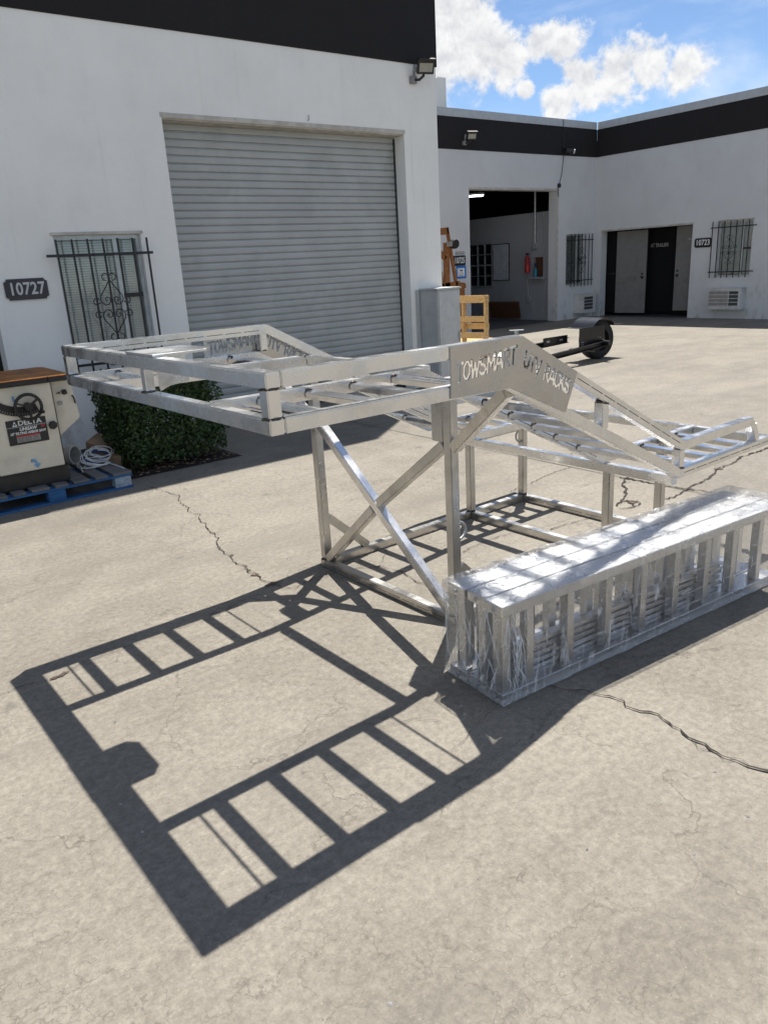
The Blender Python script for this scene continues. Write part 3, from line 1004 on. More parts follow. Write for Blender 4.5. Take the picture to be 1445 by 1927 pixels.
# ------------------------------------------------------------------ back and right units
def back_unit():
    b = thing('industrial_unit', 'white stucco unit with open dark garage bay at the back of the yard', 'building', (12.0, YB, 0))
    holes = [(13.257, 16.337, -0.12, 3.149), (16.742, 17.48, 0.82, 2.10)]
    w = wall_holes('y', YB, 0.25, XC + 0.002, XK - 0.002, -0.12, 3.968, holes).build('wall', M['white_shaded'], b)
    weld_doubles(w)
    B(XC + 0.014, XK - 0.014, YB - 0.012, YB + 0.25, 3.970, 4.62).build('parapet_band', M['black'], b)
    # metal coping in lengths
    xs = [XC + 0.014, 9.6, 12.1, 13.9, 15.9, XK - 0.05]
    for a, c in zip(xs, xs[1:]):
        B(a + 0.003, c - 0.003, YB - 0.025, YB + 0.27, 4.622, 4.79).build('coping', M['coping'], b)
    B(16.339, 16.412, YB - 0.008, YB + 0.24, -0.12, 3.149).build('door_jamb', M['trim'], b)
    B(13.24, 16.42, YB - 0.006, YB + 0.24, 3.151, 3.20).build('door_lintel', M['trim'], b)
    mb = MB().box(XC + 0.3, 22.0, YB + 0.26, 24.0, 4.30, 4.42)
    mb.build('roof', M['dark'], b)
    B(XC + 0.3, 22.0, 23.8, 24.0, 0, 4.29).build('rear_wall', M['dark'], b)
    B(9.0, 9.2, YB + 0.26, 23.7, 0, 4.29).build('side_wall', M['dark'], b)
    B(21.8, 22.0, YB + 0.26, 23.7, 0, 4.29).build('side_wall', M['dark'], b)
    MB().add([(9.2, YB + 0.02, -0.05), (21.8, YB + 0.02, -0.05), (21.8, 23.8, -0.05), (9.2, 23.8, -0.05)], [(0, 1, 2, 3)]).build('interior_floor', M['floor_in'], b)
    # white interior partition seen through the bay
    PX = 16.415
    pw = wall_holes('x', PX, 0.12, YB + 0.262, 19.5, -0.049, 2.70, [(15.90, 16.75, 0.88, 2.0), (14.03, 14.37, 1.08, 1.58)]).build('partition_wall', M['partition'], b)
    weld_doubles(pw)
    # its twelve-light window
    fr = B(PX - 0.02, PX + 0.03, 15.86, 15.90, 0.84, 2.04).build('interior_window', M['frame'], b)
    for y0, y1, z0, z1 in ((15.90, 16.79, 2.0, 2.04), (15.90, 16.79, 0.84, 0.88), (16.75, 16.79, 0.88, 2.0), (15.90, 16.75, 1.42, 1.46)):
        B(PX - 0.02, PX + 0.03, y0, y1, z0, z1).build('window_rail', M['frame'], fr)
    for y in (16.175, 16.46):
        B(PX - 0.012, PX + 0.02, y - 0.012, y + 0.012, 0.882, 1.418).build('glazing_bar', M['frame'], fr)
        B(PX - 0.012, PX + 0.02, y - 0.012, y + 0.012, 1.462, 1.998).build('glazing_bar', M['frame'], fr)
    for z in (1.15, 1.73):
        B(PX - 0.008, PX + 0.016, 15.902, 16.748, z - 0.012, z + 0.012).build('glazing_bar', M['frame'], fr)
    for i in range(3):
        for z0, z1 in ((0.89, 1.135), (1.165, 1.415), (1.47, 1.715), (1.745, 1.99)):
            B(PX + 0.024, PX + 0.028, 15.905 + 0.285 * i, 16.17 + 0.285 * i, z0, z1).build('pane', M['glassdark'], fr)
    # framed hatch with shelf
    hb = B(PX + 0.10, PX + 0.115, 14.03, 14.37, 1.08, 1.58).build('hatch', M['darkwood'], b)
    B(PX - 0.14, PX + 0.09, 13.92, 14.46, 1.03, 1.078).build('hatch_shelf', M['partition'], hb)
    # overhead conduit on the partition
    MB().tube([(PX - 0.04, 14.28, 3.3), (PX - 0.04, 14.28, 1.93)], 0.022, 8).build('conduit', M['frame'], b, smooth=60)
    B(PX - 0.07, PX - 0.003, 14.22, 14.34, 1.80, 1.93).build('outlet_box', M['frame'], b)
    MB().tube([(PX - 0.03, 14.24, 1.84), (PX - 0.03, 14.42, 1.80), (PX - 0.03, 14.53, 1.70), (PX - 0.03, 14.535, 1.2), (PX - 0.03, 14.52, 0.55)], 0.012, 6).build('conduit', M['frame'], b, smooth=60)
    B(PX - 0.06, PX - 0.003, 14.45, 14.58, 0.42, 0.56).build('outlet_box', M['frame'], b)
    MB().tube([(PX - 0.05, 13.98, 2.7), (PX - 0.03, 13.96, 1.5), (PX - 0.03, 13.98, 0.85)], 0.007, 6).build('hanging_chain', M['frame'], b, smooth=60)
    # beams under the loft
    for x in (11.5, 13.6, 15.7):
        B(x, x + 0.09, YB + 0.3, 23.7, 4.02, 4.28).build('roof_beam', M['dark'], b)
    B(15.9, 16.0, 18.6, 18.75, 0.0, 4.0).build('steel_post', M['bracket'], b)
    # barred window
    window(b, mpB, 16.743, 17.479, 0.821, 2.098)
    g = B(17.2, 17.22, YB - 0.09, YB + 0.005, 0.90, 0.92).build('window_grille', M['iron'], b)
    grille(g, mpB, [16.86 + 0.1458 * i for i in range(7)], 0.78, 2.10, (1.95, 0.932), (16.68, 17.75), 17.30, 1.44)
    # loose cable dropping from the band to the door head
    MB().tube([(16.52, YB - 0.03, 4.79), (16.53, YB - 0.028, 4.2), (16.56, YB - 0.02, 3.95), (16.50, YB - 0.02, 3.55), (16.40, YB - 0.02, 3.27), (16.36, YB - 0.02, 3.2), (16.38, YB - 0.02, 3.0)], 0.007, 6).build('loose_cable', M['iron'], b, smooth=60)
    MB().lathe([(0, 0), (0.05, 0), (0.055, 0.04), (0.03, 0.06), (0, 0.062)], (16.40, YB - 0.001, 3.27), (0, -1, 0), 12).build('cable_gland', M['iron'], b, smooth=50)
    # inner-corner pilaster line
    B(17.78, 17.80, YB - 0.012, YB - 0.001, -0.1, 3.965).build('corner_bead', M['white_shaded'], b)
    return b


back_unit()


def right_unit():
    b = thing('industrial_unit', 'white stucco unit with dark recessed doorway along the right side of the yard', 'building', (XK, 6.0, 0))
    holes = [(10.678, 13.31, -0.12, 2.129), (9.20, 10.02, 0.90, 2.14)]
    w = wall_holes('x', XK, 0.25, -6.0, YB + 0.3, -0.12, 3.968, holes).build('wall', M['white_shaded'], b)
    weld_doubles(w)
    B(XK - 0.012, XK + 0.25, -6.0, YB - 0.013, 3.970, 4.62).build('parapet_band', M['black'], b)
    ys = [-6.0, -3.0, 0.0, 3.0, 6.0, 9.0, 11.4, YB - 0.026]
    for a, c in zip(ys, ys[1:]):
        B(XK - 0.025, XK + 0.27, a + 0.003, c - 0.003, 4.622, 4.79).build('coping', M['coping'], b)
    B(XK + 0.28, 30.0, -6.0, YB + 0.2, 4.45, 4.55).build('roof', M['dark'], b)
    B(XK - 0.004, XK + 0.24, 10.66, 13.33, 2.131, 2.17).build('door_lintel', M['trim'], b)
    # recess: side cheeks, back panel, doors
    X1 = XK + 0.35
    B(XK + 0.252, X1 + 0.1, 10.60, 10.677, -0.1, 2.129).build('recess_cheek', M['white_shaded'], b)
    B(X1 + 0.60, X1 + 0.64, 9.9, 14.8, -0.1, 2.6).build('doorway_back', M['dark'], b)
    dd = B(X1 + 0.30, X1 + 0.34, 11.0, 12.6, 0.03, 2.2).build('door', M['void'], b, label='door panel with white lettering, coloured near black as the unlit opening')
    text_obj('door_lettering', 'AT TRAILERS', 0.125, (X1 + 0.298, 11.97, 1.70), (0, -1, 0), (0, 0, 1), M['fade_white'], dd, depth=0.001, offset=0.003, xscale=0.72)
    sd = B(X1 + 0.02, X1 + 0.06, 13.0, 13.60, 0.02, 2.12).build('door', M['void'], b, label='glazed side panel, coloured near black for the unlit recess')
    B(X1 + 0.012, X1 + 0.018, 13.01, 13.55, 1.02, 1.06).build('glazing_bar', M['iron'], sd)
    gd = MB().obox((X1 - 0.04, 12.555, 1.06), (0.022, 0.004, 0), (-0.05, 0.425, 0), (0, 0, 1.04)).build('door', M['doorgrey'], b, label='grey steel door leaf standing half open')
    B(X1 - 0.075, X1 - 0.055, 12.42, 12.66, 0.86, 0.97).build('letter_plate', M['doorgrey'], gd)
    for z, r in ((0.93, 0.035), (1.02, 0.022)):
        MB().lathe([(0, 0), (r, 0), (r * 0.9, 0.03), (r * 0.4, 0.04), (0, 0.04)], (X1 - 0.035, 12.22, z), (-1, 0, 0), 12).build('handle', M['iron'], gd, smooth=50)
    rdr = B(X1 - 0.02, X1 + 0.02, 10.678, 11.295, 0.09, 2.12).build('door', M['doorgrey'], b, label='grey steel door leaf closed at the right')
    for z, r in ((0.95, 0.035), (1.06, 0.022)):
        MB().lathe([(0, 0), (r, 0), (r * 0.9, 0.03), (r * 0.4, 0.04), (0, 0.04)], (X1 - 0.02, 11.22, z), (-1, 0, 0), 12).build('handle', M['iron'], rdr, smooth=50)
    text_obj('door_lettering', 'T', 0.42, (X1 - 0.022, 10.86, 1.66), (0, -1, 0), (0, 0, 1), M['fade_white'], rdr, depth=0.001, offset=0.004, xscale=1.0)
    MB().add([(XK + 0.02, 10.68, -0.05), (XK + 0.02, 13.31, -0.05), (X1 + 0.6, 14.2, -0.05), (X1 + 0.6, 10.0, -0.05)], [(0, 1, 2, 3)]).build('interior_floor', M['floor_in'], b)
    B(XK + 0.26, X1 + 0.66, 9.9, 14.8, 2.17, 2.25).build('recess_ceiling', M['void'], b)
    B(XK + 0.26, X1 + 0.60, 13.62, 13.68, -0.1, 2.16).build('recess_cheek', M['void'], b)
    # barred window
    B(XK - 0.015, XK + 0.03, 9.185, 10.035, 2.141, 2.165).build('window_head_trim', M['trim'], b)
    window(b, mpR, 10.019, 9.201, 0.901, 2.138)
    g = B(XK - 0.09, XK + 0.005, 9.60, 9.62, 0.95, 0.97).build('window_grille', M['iron'], b)
    grille(g, mpR, [10.13 - 0.1458 * i for i in range(7)], 0.88, 2.14, (2.003, 1.015), (10.16, 9.076), 9.69, 1.50)
    return b


right_unit()


def ac_unit(c, dx, label, side):
    """boxed window air conditioner through the wall; side 'B' back wall, 'R' right wall"""
    mp = mpB if side == 'B' else mpR
    s0, s1, z0, z1, out = c
    t = thing('air_conditioner', label, 'air conditioner', mp((s0 + s1) / 2, z0, 0), 0, 'air conditioners through the walls')

    def bx(a0, a1, c0, c1, o0, o1):
        vs = [mp(a, z, o) for o in (o0, o1) for a, z in ((a0, c0), (a1, c0), (a1, c1), (a0, c1))]
        return MB().add(vs, [(3, 2, 1, 0), (4, 5, 6, 7), (0, 1, 5, 4), (1, 2, 6, 5), (2, 3, 7, 6), (3, 0, 4, 7)])
    sg = 1 if s1 > s0 else -1
    bx(s0, s1, z0, z1, 0.003, out).build('casing', M['acwhite'], t, bevel=0.006)
    bx(s0 - .03 * sg, s1 + .03 * sg, z0 - 0.03, z0 - 0.002, 0.003, out * 1.02).build('support_tray', M['acwhite'], t)
    bx(s0 - .02 * sg, s1 + .02 * sg, z1 + 0.002, z1 + 0.014, 0.003, out * 1.05).build('rain_cap', M['acwhite'], t)
    a0, a1 = dx
    bx(a0, a1, z0 + 0.05, z1 - 0.05, out, out + 0.004).build('grille_backing', M['acdark'], t)
    n = 5
    for i in range(n):
        z = z0 + 0.05 + (z1 - z0 - 0.10) * i / (n - 1)
        bx(a0, a1, z - 0.007, z + 0.007, out + 0.004, out + 0.014).build('louvre', M['acwhite'], t)
    if side == 'R':
        bx(s0 + 0.03 * sg, a0 - 0.02 * sg, z0 + 0.04, z1 - 0.04, out, out + 0.002).build('grille_backing', M['bracket'], t)
        for i in range(5):
            z = z0 + 0.05 + (z1 - z0 - 0.10) * i / 4
            bx(s0 + 0.03 * sg, a0 - 0.02 * sg, z - 0.006, z + 0.006, out + 0.002, out + 0.012).build('louvre', M['acwhite'], t)
    return t


ac_unit((17.10, 17.66, 0.12, 0.56, 0.30), (17.16, 17.52), 'boxy white air conditioner under the barred window beside the garage bay', 'B')
ac_unit((10.05, 9.25, 0.20, 0.64, 0.22), (9.52, 9.30), 'wide white air conditioner under the barred window right of plate 10723', 'R')

# small things on and in the back unit
def small_back():
    n = thing('taped_notice', 'white paper notice edged with blue tape on the wall below plate 10725', 'notice', (12.95, YB, 1.35))
    B(12.79, 13.11, YB - 0.006, YB - 0.003, 1.205, 1.49).build('blue_tape', M['bluepaint'], n)
    B(12.83, 13.06, YB - 0.009, YB - 0.0065, 1.255, 1.44).build('paper', M['paper'], n)
    B(12.91, 12.99, YB - 0.0105, YB - 0.0095, 1.37, 1.40).build('printed_mark', M['ink'], n)
    for z in (1.34, 1.315, 1.29, 1.275):
        B(12.87, 13.02, YB - 0.0105, YB - 0.0095, z - 0.003, z + 0.003).build('printed_line', M['bracket'], n)
    p = thing('name_plate', 'small grey name plate above number plate 10725', 'sign', (12.92, YB, 1.78))
    B(12.78, 13.07, YB - 0.008, YB - 0.002, 1.745, 1.805).build('plate', M['bracket'], p)
    B(12.80, 13.05, YB - 0.010, YB - 0.0085, 1.77, 1.782).build('printed_line', M['letter'], p)
    # camera under the band
    c = thing('security_camera', 'small dome security camera hanging under the black band near the inner corner', 'camera', (16.62, YB, 4.06))
    B(16.50, 16.62, YB - 0.10, YB - 0.013, 4.05, 4.13).build('bracket', M['iron'], c)
    MB().tube([(16.56, YB - 0.10, 4.08), (16.70, YB - 0.22, 4.04)], 0.05, 10).build('camera_body', M['lampbody'], c, smooth=60)
    MB().lathe([(0.052, 0), (0.056, 0.02), (0.04, 0.03), (0, 0.032)], (16.70, YB - 0.22, 4.04), (0.7, -0.7, -0.2), 12).build('lens_ring', M['letter'], c, smooth=50)
    # fire extinguisher
    e = thing('fire_extinguisher', 'red fire extinguisher hanging on the white interior wall of the garage bay', 'extinguisher', (16.33, 14.50, 1.2))
    MB().lathe([(0, 0), (0.062, 0.01), (0.068, 0.05), (0.068, 0.37), (0.05, 0.42), (0.022, 0.44), (0.022, 0.47), (0, 0.47)], (16.335, 14.50, 1.19), (0, 0, 1), 16).build('cylinder', M['red'], e, smooth=50)
    B(16.31, 16.36, 14.46, 14.55, 1.66, 1.70).build('handle', M['iron'], e)
    MB().tube([(16.31, 14.47, 1.67), (16.28, 14.43, 1.58), (16.28, 14.43, 1.40)], 0.012, 6).build('hose', M['iron'], e, smooth=60)
    # bottle on the hatch shelf
    bt = thing('spray_bottle', 'teal bottle with black cap standing in the garage hatch', 'bottle', (16.36, 14.24, 1.08))
    MB().lathe([(0, 0), (0.042, 0.0), (0.045, 0.02), (0.045, 0.17), (0.02, 0.22), (0.016, 0.25), (0, 0.25)], (16.36, 14.24, 1.08), (0, 0, 1), 12).build('bottle_body', M['teal'], bt, smooth=50)
    MB().lathe([(0, 0), (0.03, 0.0), (0.04, 0.05), (0.03, 0.11), (0, 0.12)], (16.36, 14.22, 1.332), (0, 0, 1), 10).build('cap', M['iron'], bt, smooth=50)
    # whiteboard
    wb = thing('whiteboard', 'pale whiteboard with thin dark frame on the garage interior wall', 'whiteboard', (16.41, 15.5, 1.0))
    B(16.395, 16.412, 15.23, 15.83, 1.03, 1.97).build('board', M['board'], wb)
    for y0, y1, z0, z1 in ((15.215, 15.845, 1.97, 1.99), (15.215, 15.845, 1.01, 1.03), (15.215, 15.23, 1.03, 1.97), (15.83, 15.845, 1.03, 1.97)):
        B(16.388, 16.412, y0, y1, z0, z1).build('frame_strip', M['iron'], wb)
    # brown panel leaning low
    pn = thing('wood_panel', 'dark brown wood sheet leaning against the garage interior wall', 'panel', (16.3, 15.3, 0))
    MB().obox((16.34, 15.35, 0.215), (0.012, 0, 0.02), (0, 0.56, 0), (-0.04, 0, 0.21)).build('sheet', M['darkwood'], pn)
    B(16.30, 16.36, 14.79, 15.91, 0.418, 0.44).build('edge_strip', M['darkwood'], pn)
    # lit tube lamp
    l = thing('fluorescent_lamp', 'lit white fluorescent lamp under the dark garage ceiling', 'lamp', (15.2, 15.0, 3.2))
    c0 = Vector((14.75, 15.15, 3.16))
    MB().bar(c0 + Vector((-0.3, 0.3, 0)), c0 + Vector((0.3, -0.3, 0)), 0.10, 0.03).build('tube_cover', M['tube'], l)
    MB().bar(c0 + Vector((-0.32, 0.32, 0.04)), c0 + Vector((0.32, -0.32, 0.04)), 0.14, 0.045).build('housing', M['frame'], l)
    for s in (-0.25, 0.25):
        MB().tube([c0 + Vector((s, -s, 0.06)), c0 + Vector((s, -s, 1.13))], 0.006, 5).build('hanger_rod', M['bracket'], l)
    # rooftop: stair enclosure and dish
    st = thing('roof_parapet_block', 'tall white rooftop wall stub behind the back unit coping', 'roof wall', (13.0, 14.6, 4.4))
    B(11.2, 13.35, 14.55, 14.85, 4.43, 5.62).build('wall', M['white'], st)
    B(13.352, 13.62, 14.60, 14.85, 4.43, 5.66).build('wall', M['white'], st)
    ds = thing('roof_vent', 'round grey vent cap peeping over the back unit coping', 'roof vent', (14.55, 14.7, 4.42))
    MB().lathe([(0.10, 0.0), (0.10, 0.35), (0.22, 0.36), (0.24, 0.42), (0.19, 0.56), (0.09, 0.63), (0, 0.645)], (14.55, 14.7, 4.422), (0, 0, 1), 20).build('vent_cap', M['bracket'], ds, smooth=50)


small_back()


# ------------------------------------------------------------------ electrical cabinet, upright pallet, stand
def yard_things():
    c = thing('electrical_cabinet', 'tall grey metal cabinet standing against the corner of the roller door unit', 'cabinet', (6.9, 7.6, 0))
    B(6.73, 7.13, 7.48, YF - 0.002, 0.0, 1.26).build('body', M['cabgrey'], c, bevel=0.006)
    B(6.715, 7.145, 7.465, YF - 0.003, 1.262, 1.285).build('lid', M['cabgrey'], c, bevel=0.004)
    B(6.75, 7.11, 7.470, 7.478, 0.10, 1.24).build('door', M['cabgrey'], c)
    B(7.075, 7.09, 7.455, 7.469, 0.60, 0.72).build('handle', M['galv'], c)
    MB().prism([(6.66, YF - 0.004, 0.0), (6.66, YF - 0.004, 1.27), (6.72, YF - 0.004, 1.27), (6.72, YF - 0.004, 0.0)], (0, 0, 0), (0, -0.012, 0)).build('side_flange', M['cabgrey'], c)

    # pallet stood on end in the passage
    base = Vector((9.61, 9.48, 0))
    p = thing('wooden_pallet', 'pine pallet standing on its end behind the grey cabinet', 'pallet', base, 0)
    ux = Vector((-0.20, 0.98, 0))      # along the deck face, going left
    un = Vector((0.98, 0.20, 0))       # depth
    H = 1.02

    def pb(u0, u1, d0, d1, z0, z1, name, mat='palletwood'):
        cc = base + ux * (u0 + u1) / 2 + un * (d0 + d1) / 2 + Vector((0, 0, (z0 + z1) / 2))
        return MB().obox(cc, ux * (u1 - u0) / 2, un * (d1 - d0) / 2, (0, 0, (z1 - z0) / 2)).build(name, M[mat], p)
    for z0, z1 in ((0.0, 0.10), (0.30, 0.40), (0.58, 0.68), (0.90, 1.02)):
        pb(0, 1.0, 0.0, 0.018, z0, z1, 'deck_board')
    for z0, z1 in ((0.0, 0.10), (0.45, 0.55), (0.90, 1.02)):
        pb(0, 1.0, 0.112, 0.13, z0, z1, 'deck_board')
    for u in (0.0, 0.46, 0.92):
        pb(u, u + 0.04, 0.0185, 0.111, 0.0, 1.015, 'stringer')
    pb(0.15, 0.42, 0.0185, 0.111, 0.935, 1.016, 'stringer_block')
    # loose sheet of pale plywood lit behind it
    y = thing('plywood_sheet', 'pale plywood sheet lying on the ground behind the upright pallet', 'plywood', (10.9, 11.3, 0))
    MB().obox((11.0, 11.5, 0.05), (0.55, 0.25, 0.0), (-0.3, 0.5, 0.03), (0, 0, 0.009)).build('sheet', M['palletwood'], y)

    # brown timber stand against the back wall
    s = thing('timber_stand', 'brown timber A frame stand with a black wheel beside plate 10725', 'stand', (11.5, 12.5, 0))

    def plank(a, b, w, name='plank', th=0.05, mat='brownwood'):
        MB().bar((a[0], 12.5, a[1]), (b[0], 12.5, b[1]), th, w, up=(b[1] - a[1], 0, -(b[0] - a[0]))).build(name, M[mat], s)
    plank((11.35, 2.20), (11.60, 2.215), 0.14)
    plank((11.575, 2.28), (11.81, 1.10), 0.06)
    plank((11.55, 1.98), (11.52, 0.02), 0.14)
    plank((11.36, 1.80), (11.50, 1.66), 0.09)
    plank((11.36, 1.40), (11.47, 0.70), 0.07)
    plank((11.36, 1.10), (11.90, 1.13), 0.12)
    MB().lathe([(0, -0.05), (0.09, -0.05), (0.10, -0.02), (0.10, 0.05), (0.085, 0.08), (0, 0.08)], (11.69, 12.42, 1.95), (0, -1, 0), 18).build('wheel', M['rubber'], s, smooth=50)
    B(11.50, 11.60, 12.36, 12.44, 1.90, 2.0).build('axle_block', M['bracket'], s)
    k = thing('wooden_crate', 'rust brown wooden crate behind the upright pallet', 'crate', (12.2, 12.9, 0))
    B(11.95, 12.30, 12.75, 13.10, 0.0, 1.14).build('crate_box', M['brownwood'], k)
    for z in (0.10, 0.55, 1.02):
        B(11.93, 12.32, 12.73, 12.748, z, z + 0.10).build('slat', M['brownwood'], k)
    # plastic scraps
    g = 0
    for (x, y_, sx, lab) in ((10.65, 10.05, 0.22, 'crumpled white plastic sheet on the ground beside the upright pallet'), (9.95, 9.05, 0.33, 'flat pile of white plastic wrap on the ground left of the axle')):
        mb = MB()
        nn = 9
        vs = []
        for i in range(nn):
            for j in range(nn):
                u, v = i / (nn - 1) - .5, j / (nn - 1) - .5
                edge = max(0, 1 - 4 * max(u * u, v * v))
                vs.append((x + 2 * sx * u + random.uniform(-.03, .03), y_ + 2 * sx * v + random.uniform(-.03, .03), 0.012 + edge * random.uniform(0.02, 0.16)))
        mb.add(vs, [(i * nn + j, (i + 1) * nn + j, (i + 1) * nn + j + 1, i * nn + j + 1) for i in range(nn - 1) for j in range(nn - 1)])
        tag(mb.build('plastic_scrap', M['plastic']), lab, 'plastic')
    # galvanised T post
    tp = thing('steel_tee_stand', 'small grey steel tee shaped stand left of the black axle', 'stand', (10.18, 9.2, 0))
    MB().bar((10.18, 9.2, 0.0), (10.10, 9.22, 0.40), 0.07, 0.012, up=(0.3, 1, 0)).build('stem', M['galv'], tp)
    MB().bar((10.0, 9.28, 0.405), (10.2, 9.14, 0.405), 0.08, 0.012).build('cap_plate', M['galv'], tp)
    MB().obox((10.18, 9.2, 0.008), (0.09, 0, 0), (0, 0.09, 0), (0, 0, 0.006)).build('foot', M['galv'], tp)


yard_things()


def axle():
    t = thing('trailer_axle', 'black trailer axle frame with one wheel and domed fender lying in the sunlit yard', 'trailer axle', (10.1, 7.6, 0))
    wc = Vector((10.20, 7.62, 0.30))
    ax = Vector((0.12, 1.0, 0)).normalized()
    w = MB().lathe([(0.17, -0.105), (0.245, -0.11), (0.285, -0.095), (0.30, -0.06), (0.30, 0.06), (0.285, 0.095), (0.245, 0.11), (0.17, 0.105)], wc, ax, 36).build('tyre', M['rubber'], t, smooth=40)
    MB().lathe([(0.172, -0.085), (0.16, -0.06), (0.12, -0.055), (0.055, -0.075), (0.05, -0.11), (0.0, -0.112)], wc, ax, 24).build('rim', M['blacksteel'], w, smooth=40)
    MB().lathe([(0.172, 0.085), (0.16, 0.05), (0.05, 0.05), (0.0, 0.05)], wc, ax, 24).build('rim', M['blacksteel'], w, smooth=40)
    for i in range(5):
        a = i * 6.283 / 5
        o = ax.orthogonal().normalized()
        o2 = ax.cross(o)
        MB().tube([wc - ax * 0.05 + (o * math.cos(a) + o2 * math.sin(a)) * 0.085, wc - ax * 0.085 + (o * math.cos(a) + o2 * math.sin(a)) * 0.085], 0.011, 6).build('wheel_nut', M['galv'], w)
    # fender: arched sheet with flat lips
    prof = []
    for i in range(13):
        a = math.radians(155 - i * 10.8)
        prof.append((10.17 + 0.345 * math.cos(a), 0.305 + 0.33 * math.sin(a)))
    prof = [(9.74, 0.505)] + [(x, z) for x, z in prof if z > 0.46] + [(10.62, 0.50)]
    yy0, yy1 = 7.46, 7.88
    mb = MB()
    n = len(prof)
    vs = [(x, y, z) for y in (yy0, yy1) for x, z in prof] + [(x, y, z + 0.006) for y in (yy0, yy1) for x, z in prof]
    fs = [(i, i + 1, n + i + 1, n + i) for i in range(n - 1)] + [(2 * n + i, 3 * n + i, 3 * n + i + 1, 2 * n + i + 1) for i in range(n - 1)]
    fs += [(i, 2 * n + i, 2 * n + i + 1, i + 1) for i in range(n - 1)] + [(n + i, n + i + 1, 3 * n + i + 1, 3 * n + i) for i in range(n - 1)]
    mb.add(vs, fs).build('fender', M['blacksteel'], t, smooth=40)
    B(10.49, 10.68, 7.44, 7.90, 0.495, 0.507).build('fender_step', M['blacksteel'], t)
    # mounting plate with bolt holes
    B(9.56, 10.17, 7.44, 7.455, 0.24, 0.53).build('mount_plate', M['blacksteel'], t)
    for (x, z) in ((9.60, 0.28), (9.64, 0.28), (9.60, 0.315), (9.64, 0.315), (10.10, 0.28), (10.14, 0.28), (10.10, 0.315), (10.14, 0.315), (10.0, 0.36), (10.05, 0.355)):
        MB().lathe([(0, 0), (0.009, 0), (0.009, 0.01), (0, 0.011)], (x, 7.44, z), (0, -1, 0), 8).build('bolt', M['galv'], t)
    # frame rails and cross-member
    for y, za, zb, x0, x1 in ((7.36, 0.150, 0.262, 8.1, 10.12), (7.72, 0.30, 0.345, 8.2, 9.62)):
        mb = MB()
        for dy, dz, w_, h_ in ((0, 0.036, 0.06, 0.008), (0, -0.036, 0.06, 0.008), (0.026, 0, 0.008, 0.064)):
            mb.bar((x0, y + dy, za + dz), (x1, y + dy, zb + dz), w_, h_)
        mb.build('channel_rail', M['blacksteel'], t)
    B(9.0, 9.55, 7.665, 7.68, 0.31, 0.43).build('slotted_bracket', M['blacksteel'], t)
    for x in (9.06, 9.36):
        B(x, x + 0.07, 7.658, 7.664, 0.36, 0.385).build('bracket_slot', M['galv'], t)
    MB().tube([(8.5, 7.45, 0.22), (9.0, 7.48, 0.20), (9.3, 7.46, 0.23), (9.7, 7.46, 0.22)], 0.012, 6).build('brake_cable', M['galv'], t, smooth=60)
    MB().tube([(10.05, 7.25, 0.27), (10.05, 7.60, 0.285)], 0.04, 10).build('spindle', M['blacksteel'], t, smooth=60)
    for x, y in ((8.3, 7.45), (9.7, 7.45)):
        B(x, x + 0.06, 7.30, 7.75, 0.17, 0.20).build('cross_member', M['blacksteel'], t)
    for x in (8.3,):
        B(x, x + 0.09, 7.30, 7.60, 0.0, 0.12).build('timber_block', M['palletwood'], t)


axle()


